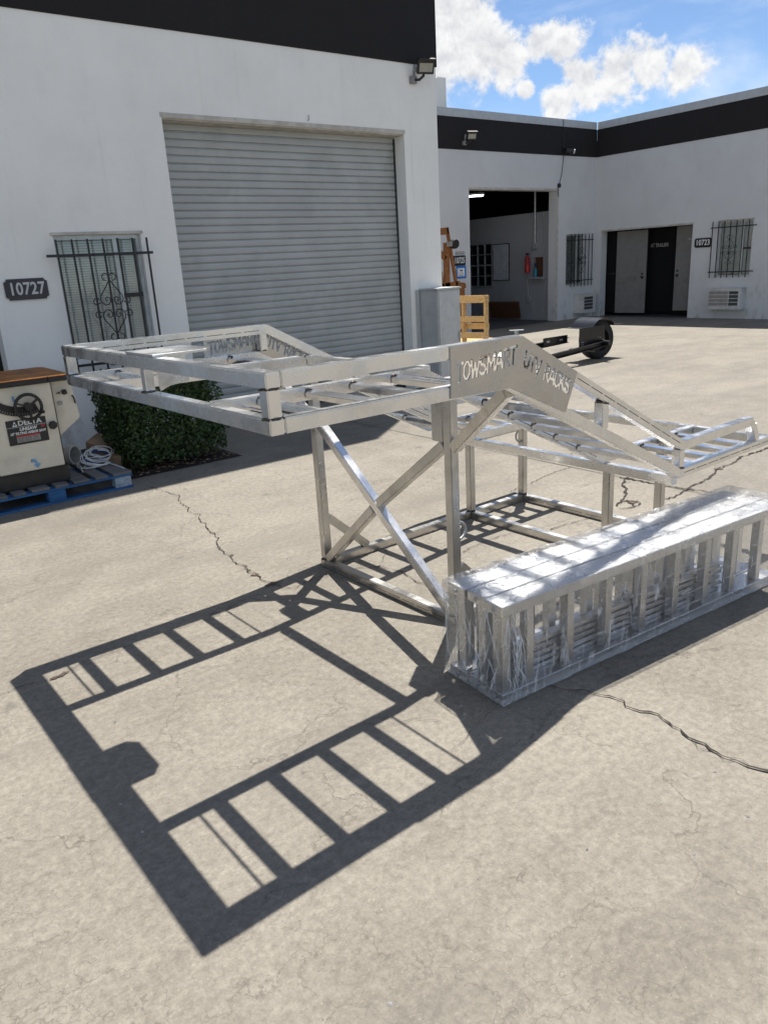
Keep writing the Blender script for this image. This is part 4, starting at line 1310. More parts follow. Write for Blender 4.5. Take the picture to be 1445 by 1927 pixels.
# ------------------------------------------------------------------ saw on blue pallet, with odds and ends
def saw_corner():
    p = thing('blue_pallet', 'blue painted pallet with weathered deck boards carrying the cream saw', 'pallet', (1.5, 6.5, 0))
    X0, X1, Y0, Y1 = 0.80, 2.01, 5.985, 7.0
    for y in (Y0, (Y0 + Y1) / 2 - 0.05, Y1 - 0.1):
        B(X0, X1, y, y + 0.10, 0.0, 0.016).build('bottom_board', M['bluewood'], p)
    for x in (X0, 1.355, X1 - 0.14):
        for y in (Y0, (Y0 + Y1) / 2 - 0.05, Y1 - 0.1):
            front = (x > 1.8 and y == Y0)
            B(x, x + 0.13, y + 0.003, y + 0.097, 0.0165, 0.100).build('block', M['endgrain'] if front else M['bluewood'], p, bevel=0.004, label='pale split corner block' if front else None)
    for y in (Y0, (Y0 + Y1) / 2 - 0.05, Y1 - 0.1):
        B(X0, X1, y, y + 0.10, 0.1005, 0.118).build('stringer_board', M['bluewood'], p)
    x = X0
    i = 0
    for x, w in ((0.80, 0.13), (0.975, 0.10), (1.115, 0.09), (1.245, 0.13), (1.415, 0.10), (1.555, 0.12), (1.72, 0.10), (1.86, 0.15)):
        B(x, x + w, Y0 - 0.004, Y1, 0.1185, 0.137 + 0.002 * (i % 2)).build('deck_board', M['greywood'], p, bevel=0.003)
        i += 1

    s = thing('table_saw', 'cream cabinet table saw with rusty brown cast top and black handwheel', 'table saw', (1.3, 6.5, 0.14))
    FY = 6.10
    # cabinet, tapering slightly to the floor
    MB().add([(1.075, FY, 0.262), (1.548, FY, 0.262), (1.548, FY + 0.55, 0.262), (1.075, FY + 0.55, 0.262), (1.03, FY, 0.905), (1.55, FY, 0.905), (1.55, FY + 0.62, 0.905), (1.03, FY + 0.62, 0.905)],
             [(3, 2, 1, 0), (4, 5, 6, 7), (0, 1, 5, 4), (1, 2, 6, 5), (2, 3, 7, 6), (3, 0, 4, 7)]).build('cabinet', M['cream'], s, bevel=0.006)
    B(1.055, 1.565, FY - 0.012, FY + 0.56, 0.141, 0.260).build('plinth', M['castblack'], s, bevel=0.006)
    # cast table in two wings with a seam, thick dark edge
    for a, b_, name in ((0.60, 1.525, 'table_top'), (1.530, 1.885, 'extension_wing')):
        ch = 0.06 if b_ > 1.6 else 0.0
        top = [(a, 6.06), (b_ - 0.20 if ch else b_, 6.06), (b_, 6.12 if not ch else 6.45), (b_, 6.80), (b_ - ch, 6.88), (a, 6.88)] if ch else [(a, 6.06), (b_, 6.06), (b_, 6.88), (a, 6.88)]
        if ch:
            top = [(a, 6.06), (1.68, 6.06), (1.70, 6.08), (1.70, 6.82), (1.66, 6.88), (a, 6.88)]
        w = MB().prism([(x_, y_, 0.0) for x_, y_ in top], (0, 0, 0.906), (0, 0, 0.944)).build(name, M['castblack'], s, bevel=0.003)
        MB().prism([(x_ * 0.998 + 0.002 * 1.3, y_, 0.0) for x_, y_ in top], (0, 0, 0.9445), (0, 0, 0.950)).build('rusty_surface', M['rust'], w)
    B(0.80, 1.22, 6.25, 6.42, 0.9505, 0.9525).build('throat_plate', M['redmetal'], s)
    # handwheel
    hc = Vector((1.352, FY - 0.055, 0.750))
    hw = MB().tube([hc + Vector((0.092 * math.cos(a), 0, 0.092 * math.sin(a))) for a in [i * 6.283 / 28 for i in range(28)]], 0.012, 8, closed=True).build('handwheel', M['castblack'], s, smooth=60)
    MB().lathe([(0, 0.02), (0.028, 0.02), (0.032, -0.03), (0.018, -0.06), (0, -0.06)], hc, (0, -1, 0), 14).build('hub', M['castblack'], hw, smooth=50)
    for a in (0.6, 2.7, 4.8):
        d = Vector((math.cos(a), 0, math.sin(a)))
        MB().bar(hc + d * 0.02, hc + d * 0.09, 0.012, 0.032, up=(0, 1, 0)).build('spoke', M['castblack'], hw)
    MB().lathe([(0, 0), (0.013, 0), (0.016, 0.03), (0.012, 0.05), (0, 0.052)], hc + Vector((0.085, 0, -0.045)), (0, -1, 0), 10).build('crank_knob', M['castblack'], hw, smooth=50)
    MB().tube([hc + Vector((0, 0.0, 0)), hc + Vector((0, 0.08, 0))], 0.016, 8).build('shaft', M['castblack'], hw, smooth=60)
    # curved tilt scale
    arc = []
    for i in range(13):
        a = math.radians(205 + i * 7)
        arc.append((1.33 + 0.30 * math.cos(a), 1.005 + 0.30 * math.sin(a)))
    inner = [(1.33 + 0.255 * math.cos(math.radians(205 + i * 7)), 1.005 + 0.255 * math.sin(math.radians(205 + i * 7))) for i in range(13)]
    pts = [(x_, FY - 0.001, z_) for x_, z_ in arc] + [(x_, FY - 0.001, z_) for x_, z_ in reversed(inner)]
    MB().prism(pts, (0, -0.002, 0), (0, -0.006, 0)).build('tilt_slot', M['castblack'], s)
    arc2 = [(1.33 + 0.325 * math.cos(math.radians(205 + i * 7)), 1.005 + 0.325 * math.sin(math.radians(205 + i * 7))) for i in range(13)]
    tk = MB()
    for i in range(26):
        a = math.radians(206 + i * 3.2)
        tk.bar((1.33 + 0.303 * math.cos(a), FY - 0.0075, 1.005 + 0.303 * math.sin(a)), (1.33 + (0.318 if i % 5 else 0.323) * math.cos(a), FY - 0.0075, 1.005 + 0.318 * math.sin(a)), 0.001, 0.002, up=(0, 1, 0))
    pts = [(x_, FY - 0.001, z_) for x_, z_ in arc2] + [(x_, FY - 0.001, z_) for x_, z_ in reversed(arc)]
    sc_ = MB().prism(pts, (0, -0.002, 0), (0, -0.005, 0)).build('tilt_scale', M['castblack'], s)
    tk.build('scale_mark', M['letter'], sc_)
    # name plate with printed lettering
    pl = B(1.184, 1.466, FY - 0.006, FY - 0.001, 0.474, 0.660).build('name_plate', M['sign_black'], s, bevel=0.002)
    B(1.184, 1.466, FY - 0.0075, FY - 0.0065, 0.6055, 0.6075).build('printed_rule', M['letter'], pl)
    text_obj('lettering', 'DELTA', 0.050, (1.350, FY - 0.0075, 0.632), (1, 0, 0), (0, 0, 1), M['letter'], pl, depth=0.0006, offset=0.0012, xscale=1.12)
    tri = MB()
    for (cx_, cz_) in ((1.243, 0.642), (1.234, 0.622), (1.252, 0.622)):
        tri.prism([(cx_ - 0.009, FY - 0.0065, cz_ - 0.009), (cx_ + 0.009, FY - 0.0065, cz_ - 0.009), (cx_, FY - 0.0065, cz_ + 0.010)], (0, 0, 0), (0, -0.001, 0))
    tri.build('triangle_emblem', M['letter'], pl)
    text_obj('lettering', 'UNISAW', 0.034, (1.330, FY - 0.0075, 0.586), (1, 0, 0), (0, 0, 1), M['letter'], pl, depth=0.0006, offset=0.0010, xscale=0.92, shear=0.2)
    text_obj('lettering', '10" TILTING ARBOR SAW', 0.026, (1.325, FY - 0.0075, 0.557), (1, 0, 0), (0, 0, 1), M['letter'], pl, depth=0.0006, offset=0.0008, xscale=0.86, shear=0.2)
    for z0, z1, m_ in ((0.531, 0.542, 'red'), (0.490, 0.530, 'bracket')):
        B(1.240, 1.405, FY - 0.0075, FY - 0.0065, z0, z1).build('caution_panel', M[m_], pl)
    for x0_ in (1.246, 1.299, 1.352):
        for k_ in range(4):
            B(x0_, x0_ + 0.046, FY - 0.0085, FY - 0.0080, 0.495 + k_ * 0.009, 0.498 + k_ * 0.009).build('printed_line', M['sign_black'], pl)
    B(1.425, 1.452, FY - 0.0075, FY - 0.0065, 0.584, 0.600).build('red_badge', M['red'], pl)
    # lock knob, tape patch
    MB().lathe([(0.0, 0), (0.014, 0), (0.030, 0.012), (0.034, 0.03), (0.026, 0.042), (0, 0.044)], (1.505, FY, 0.585), (0, -1, 0), 7).build('lock_knob', M['castblack'], s)
    B(1.305, 1.345, FY - 0.003, FY - 0.001, 0.325, 0.350).build('tape_patch', M['lblue'], s)
    MB().obox((1.345, FY - 0.003, 0.303), (0.014, 0, -0.012), (0, 0.001, 0), (0.012, 0, 0.014)).build('tape_patch', M['lblue'], s)
    B(1.262, 1.278, FY - 0.004, FY - 0.001, 0.795, 0.835).build('tape_patch', M['lblue'], s)
    # motor cover on the right flank
    mc = MB().prism([(1.552, FY + 0.05, 0.470), (1.738, FY + 0.05, 0.600), (1.712, FY + 0.05, 0.903), (1.552, FY + 0.05, 0.903)], (0, 0, 0), (0, 0.45, 0)).build('motor_cover', M['cream'], s, bevel=0.008)
    B(1.588, 1.622, FY + 0.042, FY + 0.049, 0.715, 0.745).build('rating_plate', M['bracket'], mc)
    MB().obox((1.645, FY + 0.03, 0.812), (0.016, 0, 0.004), (0, 0.018, 0), (-0.004, 0, 0.017)).build('latch_knob', M['castblack'], mc, bevel=0.004)
    MB().tube([(1.585, FY + 0.03, 0.808), (1.612, FY + 0.03, 0.812)], [0.003, 0.008], 6).build('pointer', M['castblack'], mc)
    MB().tube([(1.703, FY + 0.046, 0.775), (1.705, FY + 0.030, 0.765), (1.712, FY + 0.030, 0.725), (1.716, FY + 0.046, 0.718)], 0.006, 6).build('handle', M['castblack'], mc, smooth=60)
    B(1.5505, 1.5515, FY - 0.004, FY + 0.05, 0.262, 0.905).build('cover_seam', M['castblack'], s)

    # PVC elbow pipe
    e = thing('pvc_pipe', 'short grey plastic pipe with open end lying beside the saw plinth', 'pipe', (1.72, 6.5, 0.2))
    a = Vector((1.62, 6.66, 0.225))
    d = Vector((0.60, -0.78, 0.06)).normalized()
    MB().lathe([(0.070, 0.0), (0.070, 0.14), (0.082, 0.145), (0.082, 0.20), (0.070, 0.20), (0.066, 0.05), (0.066, 0.0)], a, d, 24).build('pipe_wall', M['pvc'], e, smooth=40)
    MB().lathe([(0.066, 0.02), (0, 0.02)], a, d, 24).build('pipe_dark_disc', M['dark'], e)  # dark disc stands in for the shade down the open pipe
    # rope coil
    r = thing('rope_coil', 'loose tangle of white cord with a blue strand on the pallet deck', 'rope', (1.88, 6.45, 0.14))
    rnd = random.Random(3)

    def loop(cx, cy, rx, ry, rot, z, tilt, turns=2.2):
        pts = []
        n = int(26 * turns)
        for i in range(n):
            t_ = i / 26 * 6.283
            k_ = 1 + 0.10 * math.sin(t_ * 0.7 + cx * 40) + rnd.uniform(-0.015, 0.015)
            x_, y_ = rx * k_ * math.cos(t_), ry * k_ * math.sin(t_)
            pts.append((cx + x_ * math.cos(rot) - y_ * math.sin(rot), cy + x_ * math.sin(rot) + y_ * math.cos(rot), max(0.146, z + tilt * y_ + 0.006 * math.sin(t_ * 1.7))))
        return pts
    for q in ((1.84, 6.42, .12, .10, .2, .16, .25), (1.87, 6.45, .13, .09, .9, .175, .5), (1.93, 6.50, .13, .075, .6, .20, .55), (1.97, 6.55, .12, .06, .5, .215, .6), (1.86, 6.40, .10, .11, 1.6, .165, .2)):
        MB().tube(loop(*q), 0.0048, 5).build('cord', M['rope'], r, smooth=60)
    MB().tube(loop(1.92, 6.52, .13, .07, .4, .185, .4, 1.8), 0.008, 5).build('cord', M['bluerope'], r, smooth=60, label='dark blue strand')
    MB().tube([(1.93, 6.36, 0.16), (1.97, 6.28, 0.146), (1.98, 6.18, 0.145), (1.985, 6.08, 0.145)], 0.0045, 5).build('cord', M['rope'], r, smooth=60)
    MB().tube([(1.78, 6.40, 0.15), (1.72, 6.33, 0.148), (1.70, 6.22, 0.146)], 0.0045, 5).build('cord', M['rope'], r, smooth=60)
    # crumpled cardboard
    c = thing('cardboard_scrap', 'crumpled brown cardboard between the rope and the hedge', 'cardboard', (2.06, 6.7, 0))
    MB().obox((2.05, 6.80, 0.16), (0.07, 0.05, 0.02), (-0.05, 0.09, 0.03), (0.0, -0.03, 0.10)).build('folded_sheet', M['cardboard'], c)
    MB().obox((2.09, 6.60, 0.10), (0.05, -0.03, -0.01), (0.03, 0.06, 0.01), (0.01, 0.0, 0.075)).build('folded_sheet', M['cardboard'], c)


saw_corner()


# ------------------------------------------------------------------ hedge
def hedge():
    t = thing('boxwood_hedge', 'square clipped dark green hedge in a soil bed beside the roller door', 'hedge', (2.6, 6.7, 0))
    rnd = random.Random(11)
    cx, cy, hx, hy, zt = 2.585, 6.72, 0.50, 0.44, 0.80
    vs, fs = [], []

    def leaf(p, nrm, L_, W_):
        nrm = nrm.normalized()
        a = nrm.orthogonal().normalized()
        b = nrm.cross(a)
        th = rnd.uniform(0, 6.283)
        d = a * math.cos(th) + b * math.sin(th)
        e = nrm.cross(d)
        k = len(vs)
        vs.extend([p - d * L_ * .5, p + e * W_ * .5 + nrm * W_ * .22, p + d * L_ * .5, p - e * W_ * .5 + nrm * W_ * .22])
        fs.append((k, k + 1, k + 2))
        fs.append((k, k + 2, k + 3))
    n = 0
    while n < 16000:
        # sample near the surface of a rounded box
        u = Vector((rnd.uniform(-1, 1), rnd.uniform(-1, 1), rnd.uniform(0.02, 1)))
        q = Vector((abs(u.x) ** 6, abs(u.y) ** 6, max(0, u.z - 0.15) ** 6 * 1.8))
        rr = (q.x + q.y + q.z) ** (1 / 6)
        if rr > 1.0 or rr < 0.72 and rnd.random() > 0.10:
            continue
        p = Vector((cx + u.x * hx, cy + u.y * hy, 0.06 + u.z * (zt - 0.06)))
        lump = noise.noise(p * 5.0) * 0.07 + noise.noise(p * 13.0) * 0.035
        out = Vector((u.x ** 5, u.y ** 5, max(0, u.z - 0.3) ** 3 * 1.2)) + Vector((1e-3, 0, 0))
        out.normalize()
        p += out * lump
        if u.z < 0.12 and rnd.random() < (0.12 - u.z) * 4.0:
            continue
        nr = out * 0.8 + Vector((rnd.gauss(0, .6), rnd.gauss(0, .6), rnd.gauss(0.25, .6)))
        leaf(p, nr, rnd.uniform(0.028, 0.050), rnd.uniform(0.016, 0.027))
        n += 1
    me = bpy.data.meshes.new('foliage')
    me.from_pydata([tuple(v - BASE[t.name]) for v in vs], [], fs)
    me.materials.append(M['leaf'])
    link_mesh('foliage', me, t, kind='stuff')
    for i in range(14):
        x, y = cx + rnd.uniform(-.38, .38), cy + rnd.uniform(-.34, .34)
        p = [(x, y, 0.0)]
        for k in range(5):
            p.append((p[-1][0] + rnd.uniform(-.05, .05), p[-1][1] + rnd.uniform(-.05, .05), (k + 1) * 0.13))
        MB().tube(p, [0.013, 0.011, 0.009, 0.007, 0.005, 0.003], 6).build('stem', M['stem'], t, smooth=60)
    # litter under the hedge
    vs2, fs2 = [], []
    for i in range(500):
        x, y = rnd.uniform(2.08, 3.12), rnd.uniform(6.24, 7.2)
        k = len(vs2)
        a = rnd.uniform(0, 6.28)
        l_, w_ = rnd.uniform(.012, .03), rnd.uniform(.004, .01)
        z = rnd.uniform(0.008, 0.02)
        dx, dy = math.cos(a), math.sin(a)
        vs2 += [(x - dx * l_, y - dy * l_, z), (x - dy * w_, y + dx * w_, z + .006), (x + dx * l_, y + dy * l_, z), (x + dy * w_, y - dx * w_, z + .004)]
        fs2.append((k, k + 1, k + 2, k + 3))
    MB().add(vs2, fs2).build('leaf_litter', M['cardboard'], ground, kind='stuff')


hedge()


# ------------------------------------------------------------------ aluminium rack
YA = 0.0142
def rot2(x, y, a):
    return (x * math.cos(a) - y * math.sin(a), x * math.sin(a) + y * math.cos(a))


def rack():
    bx, by = 2.4, 2.8
    wx, wy = rot2(bx, by, YA)
    R = thing('vehicle_rack', 'bare aluminium vehicle rack frame with sloped tail standing in the middle of the yard', 'rack', (wx, wy, 0), YA, base=(bx, by, 0))
    T = 0.047
    y0, y1 = 1.871, 3.702          # outer faces of the side rails
    yi0, yi1 = 2.313, 3.222        # inner rails (near, far): lower y face
    BV = 0.004
    alu, dull = M['alu'], M['alu_dull']

    def miter(pts, t):
        """pts: outer-edge polyline (x,z); returns polygon offset downwards by t"""
        n = len(pts)
        inn = []
        for i in range(n):
            ds = []
            if i > 0:
                ds.append((Vector(pts[i]) - Vector(pts[i - 1])).normalized())
            if i < n - 1:
                ds.append((Vector(pts[i + 1]) - Vector(pts[i])).normalized())
            ns = [Vector((d.y, -d.x)) for d in ds]
            m = sum(ns, Vector((0, 0))).normalized()
            k = t / max(0.3, m.dot(ns[0]))
            inn.append(Vector(pts[i]) + m * k)
        return [Vector(p) for p in pts], inn

    def rail(pts, ya, yb, name, mat=alu, t=T):
        a, b = miter(pts, t)
        n = len(a)
        vs, fs = [], []
        for y in (ya, yb):
            vs += [(p.x, y, p.y) for p in a] + [(p.x, y, p.y) for p in b]
        k = 2 * n
        for i in range(n - 1):
            fs += [(i, i + 1, k + i + 1, k + i), (n + i, k + n + i, k + n + i + 1, n + i + 1),
                   (i, n + i, n + i + 1, i + 1), (k + i, k + i + 1, k + n + i + 1, k + n + i)]
        fs += [(0, k, k + n, n), (n - 1, 2 * n - 1, k + 2 * n - 1, k + n - 1)]
        return MB().add(vs, fs).build(name, mat, R, bevel=BV)

    up = [(1.123, 1.333), (2.141, 1.333), (3.295, 0.731), (3.968, 0.735)]
    lo = [(1.123, 1.199), (2.062, 1.197), (3.285, 0.596), (4.20, 0.597)]
    for ya, yb in ((y0, y0 + T), (y1 - T, y1)):
        rail(up, ya, yb, 'guard_rail')
        rail(lo, ya, yb, 'side_rail')
    for ya in (yi0, yi1):
        rail(lo, ya, ya + T, 'inner_rail')
    # front bars, two high, right across
    B(1.0715, 1.1215, y0, y1, 1.286, 1.333).build('front_bar', alu, R, bevel=BV)
    B(1.0715, 1.1215, y0, y1, 1.152, 1.199).build('front_bar', alu, R, bevel=BV)
    # corner posts and mid posts
    for y in (y0 + 0.0005, y1 - T - 0.0005):
        B(1.0725, 1.117, y, y + T, 1.1995, 1.2855).build('corner_post', alu, R, bevel=BV)
    for y in (y0 + 0.001, y1 - T - 0.001):
        B(2.085, 2.130, y, y + T - .002, 1.195, 1.2865).build('post', alu, R, bevel=BV)
        MB().bar((2.665, y + T / 2, 0.895), (2.665, y + T / 2, 1.012), 0.045, T - .002, up=(0, 1, 0)).build('post', alu, R, bevel=BV)
        B(3.262, 3.306, y, y + T - .002, 0.592, 0.690).build('post', alu, R, bevel=BV)
        MB().bar((3.985, y + T / 2, 0.690), (4.035, y + T / 2, 0.596), 0.045, T - .002, up=(0, 1, 0)).build('post', alu, R, bevel=BV)
        MB().bar((3.955, y + T / 2, 0.711), (4.00, y + T / 2, 0.662), 0.0465, T - .001, up=(0, 1, 0)).build('post', alu, R, bevel=BV)
    # nose plate on the top front bar, with its upright web below
    oct_ = [(1.075, 2.655), (1.285, 2.655), (1.318, 2.695), (1.318, 2.875), (1.282, 2.915), (1.075, 2.915)]
    MB().prism([(x, y, 0) for x, y in oct_], (0, 0, 1.3336), (0, 0, 1.343)).build('winch_plate', alu, R, bevel=0.001)
    MB().prism([(1.1225, 2.742, 1.1995), (1.165, 2.742, 1.216), (1.24, 2.742, 1.222), (1.24, 2.742, 1.333), (1.1225, 2.742, 1.333)], (0, 0, 0), (0, 0.009, 0)).build('gusset', alu, R)
    B(1.078, 1.114, 2.766, 2.804, 1.1995, 1.2855).build('post', alu, R, bevel=BV)
    # cross beams
    B(2.090, 2.137, yi0 + T + 0.001, yi1 - 0.001, 1.151, 1.197).build('cross_beam', alu, R, bevel=BV)
    B(2.182, 2.229, yi1 + T + .001, 3.389, 1.103, 1.149).build('leg_cap', dull, R, bevel=BV)
    B(3.29, 3.337, y0 + T + 0.001, y1 - T - 0.001, 0.501, 0.5475).build('cross_beam', alu, R, bevel=BV)
    B(4.153, 4.199, y0 + T + .001, yi0 - .001, 0.551, 0.596).build('cross_beam', alu, R, bevel=BV)
    B(4.153, 4.199, yi0 + T + .001, yi1 - .001, 0.551, 0.596).build('cross_beam', alu, R, bevel=BV)
    B(4.153, 4.199, yi1 + T + .001, y1 - T - .001, 0.551, 0.596).build('cross_beam', alu, R, bevel=BV)

    # rungs of both runners
    welds = MB()

    def weld_ring(c, ax, w, h):
        """rough bead round a rung end"""
        ax = Vector(ax)
        side = ax.orthogonal().normalized()
        s2 = ax.cross(side)
        pts = []
        for i in range(14):
            a = i * 6.283 / 14
            q = Vector(c) + side * math.cos(a) * w + s2 * math.sin(a) * h
            pts.append(q + Vector((random.uniform(-.001, .001), 0, random.uniform(-.001, .001))))
        welds.tube(pts, [0.0035 * random.uniform(0.6, 1.4) for _ in pts], 5, closed=True)
    def slope_z(x, pts):
        for a, b in zip(pts, pts[1:]):
            if a[0] <= x <= b[0]:
                return a[1] + (b[1] - a[1]) * (x - a[0]) / (b[0] - a[0])
        return pts[-1][1]
    tilts = {0: -0.12, 3: -0.30}
    flat = [1.306, 1.504, 1.703, 1.905]
    slope = [2.24, 2.41, 2.578, 2.736, 2.90, 3.079]
    rear = [3.47, 3.64, 3.81, 3.98]
    for si, (ya, yb) in enumerate(((y0 + T, yi0), (yi1 + T, y1 - T))):
        for i, x in enumerate(flat + slope + rear):
            z = slope_z(x, lo) - 0.024
            tl = 0.10 if x in flat else (-0.04 if x in slope else 0.05)
            if x in flat:
                tl += {0: -0.26, 1: 0.02, 2: -0.05, 3: 0.02}[flat.index(x)]
            c, s_ = math.cos(tl), math.sin(tl)
            ux, uz = Vector((c, 0, s_)), Vector((-s_, 0, c))
            mid = Vector((x, (ya + yb) / 2, z))
            MB().obox(mid, ux * 0.0235, Vector((0, (yb - ya) / 2 - 0.0005, 0)), uz * 0.0125).build('rung', M['alu_rung'], R, bevel=BV)
            for yy in (ya + 0.002, yb - 0.002):
                weld_ring((x, yy, z), (0, 1, 0), 0.014, 0.023)
        for x in (1.232, 2.012):
            MB().tube([(x, ya - 0.001, 1.168), (x, yb + 0.001, 1.168)], 0.0055, 8).build('tie_rod', alu, R, smooth=60)
    # base frame
    bn, bf = 2.303, 3.342
    for y in (bn, bf):
        B(2.176, 3.882, y, y + T, 0.0, T).build('base_bar', dull, R, bevel=BV)
    for x in (2.176, 3.330, 3.835):
        B(x, x + T, bn + T + 0.001, bf - 0.001, 0.0, T - .0008).build('base_bar', dull, R, bevel=BV)
    # legs
    for y in (bn, bf):
        top = 1.140 if y == bn else 1.102
        B(2.182, 2.229, y, y + T, T + 0.001, top).build('leg', dull, R, bevel=BV)
        zl = slope_z(3.36, lo) - T - 0.002
        B(3.331, 3.376, y, y + T, T + 0.001, 0.499 if y == bf else 0.499).build('leg', dull, R, bevel=BV)
        B(3.834, 3.881, y, y + T, T + 0.001, 0.549).build('leg', dull, R, bevel=BV)
    B(3.29, 3.90, bf, bf + T, 0.5005, 0.547).build('inner_rail', dull, R, bevel=BV)
    B(2.183, 2.228, bn + T + 0.002, bn + 0.122, 0.86, 1.13).build('leg_stub', dull, R, bevel=BV)
    # X brace in the front leg bay
    MB().bar((2.2055, 3.338, 0.835), (2.2055, 2.352, 0.050), T, 0.0465, up=(1, 0, 0)).build('brace', alu, R, bevel=BV)
    cr = Vector((2.2055, 2.87, 0.462))
    dlo = (Vector((2.2055, 3.338, 0.05)) - cr)
    dhi = (Vector((2.2055, 2.355, 0.85)) - cr)
    MB().bar(cr + dlo.normalized() * 0.026, cr + dlo, T, 0.0465, up=(1, 0, 0)).build('brace', dull, R, bevel=BV)
    MB().bar(cr + dhi.normalized() * 0.026, cr + dhi, T, 0.0465, up=(1, 0, 0)).build('brace', dull, R, bevel=BV)
    # outriggers from the legs to the side rails
    MB().bar((2.203, bn - 0.004, 0.842), (2.10, y0 + 0.03, 1.135), 0.0475, 0.047, up=(1, 0, 0)).build('outrigger', dull, R, bevel=BV)
    MB().bar((2.203, bf + T + 0.004, 0.842), (2.10, y1 - 0.03, 1.135), 0.0475, 0.047, up=(1, 0, 0)).build('outrigger', dull, R, bevel=BV)
    # short heel braces
    for y in (bn, bf):
        MB().bar((2.230, y + T / 2, 0.285), (2.49, y + T / 2, 0.050), T - .003, 0.040, up=(0, 1, 0)).build('heel_brace', dull, R, bevel=BV)
    # lashing eyes
    for x, y, z, s in ((2.229, bn + .02, 0.45, 1), (3.834, bf + .02, 0.46, -1), (2.182, bf + .02, 1.0, -1)):
        MB().tube([(x + s * 0.048 * math.sin(a), y, z + 0.042 * math.cos(a)) for a in [i * math.pi / 12 for i in range(13)]], 0.0065, 8).build('lashing_eye', M['galv'], R, smooth=60)
    # weld fillets at the main joints
    for (x, y, z, ax, w, h) in ((1.096, y0 + T / 2, 1.2, (0, 0, 1), .024, .025), (1.096, y0 + T / 2, 1.285, (0, 0, 1), .024, .025), (1.096, y1 - T / 2, 1.2, (0, 0, 1), .024, .025),
                                (2.2055, bn + T / 2, 0.048, (0, 0, 1), .025, .025), (2.2055, bf + T / 2, 0.048, (0, 0, 1), .025, .025), (3.354, bf + T / 2, 0.048, (0, 0, 1), .025, .025),
                                (3.857, bf + T / 2, 0.048, (0, 0, 1), .025, .025), 
                                (1.096, 2.785, 1.2, (0, 0, 1), .022, .02), (2.665, y0 + T / 2, 1.006, (0.2, 0, 1), .024, .024),
                                (3.285, y0 + T / 2, 0.60, (0, 0, 1), .024, .024), (2.108, y1 - T / 2, 1.20, (0, 0, 1), .024, .024)):
        axv = Vector(ax).normalized()
        s1 = axv.orthogonal().normalized()
        s2 = axv.cross(s1)
        pts = []
        for i in range(16):
            a = i * 6.283 / 16
            ca, sa = math.cos(a), math.sin(a)
            k = 1 / max(abs(ca), abs(sa))
            pts.append(Vector((x, y, z)) + s1 * ca * k * w + s2 * sa * k * h)
        welds.tube(pts, [0.0032 * random.uniform(0.7, 1.4) for _ in pts], 5, closed=True)
    welds.build('weld_beads', M['weld'], R, kind='stuff', smooth=60)

    # dashed mill print on some faces
    ink = MB()

    def dash(p, q, nrm, n, duty=0.85, w=0.0028):
        p, q, nr = Vector(p), Vector(q), Vector(nrm)
        d = (q - p) / n
        sd = d.normalized().cross(nr) * w / 2
        for i in range(n):
            a, b = p + d * i, p + d * (i + duty)
            ink.add([a - sd + nr * 0.0006, b - sd + nr * 0.0006, b + sd + nr * 0.0006, a + sd + nr * 0.0006], [(0, 1, 2, 3)])
    dash((1.14, y1 - T, 1.306), (2.10, y1 - T, 1.306), (0, -1, 0), 9)
    dash((2.176, bn + T + 0.02, 0.022), (2.176, bf, 0.022), (-1, 0, 0), 9)
    dash((3.835, bn + T + 0.02, 0.022), (3.835, bf - .02, 0.022), (-1, 0, 0), 6)
    dash((2.47, y0, 1.145 - 0.01), (3.27, y0, 0.722 - 0.002), (0, -1, 0), 9)
    dash((3.31, y0, 0.572), (4.19, y0, 0.573), (0, -1, 0), 8)
    dash((2.47, yi0, 0.965), (3.25, yi0, 0.586), (0, -1, 0), 5)
    dash((2.40, yi1, 1.0), (3.25, yi1, 0.586), (0, -1, 0), 5)
    ink.build('mill_print', M['ink'], R, kind='stuff')
    for x, body in ((1.306, 'T6 6061 30MM'), (1.905, 'ASTM B221 6061 T6 264617')):
        tl = 0.10 + (-0.26 if x == 1.306 else 0.02)
        nrm = Vector((-math.sin(tl), 0, math.cos(tl)))
        o_ = Vector((x, 2.12, slope_z(x, lo) - 0.024)) + nrm * 0.0131
        text_obj('mill_lettering', body, 0.020, o_, (0, -1, 0), (math.cos(tl), 0, math.sin(tl)), M['ink'], R, depth=0.0001, xscale=0.8, offset=0.0004)
    o_ = Vector((3.47, 2.10, slope_z(3.47, lo) - 0.024)) + Vector((-0.05, 0, 0.9987)) * 0.0131
    text_obj('mill_lettering', 'T6 6061 ASTM', 0.020, o_, (0, -1, 0), (0.9987, 0, 0.05), M['ink'], R, depth=0.0001, xscale=0.8, offset=0.0004)

    # name plates cut through with lettering
    outline = [(1.780, 1.330), (2.141, 1.330), (2.459, 1.162), (2.391, 1.013), (2.077, 1.152), (1.776, 1.157)]

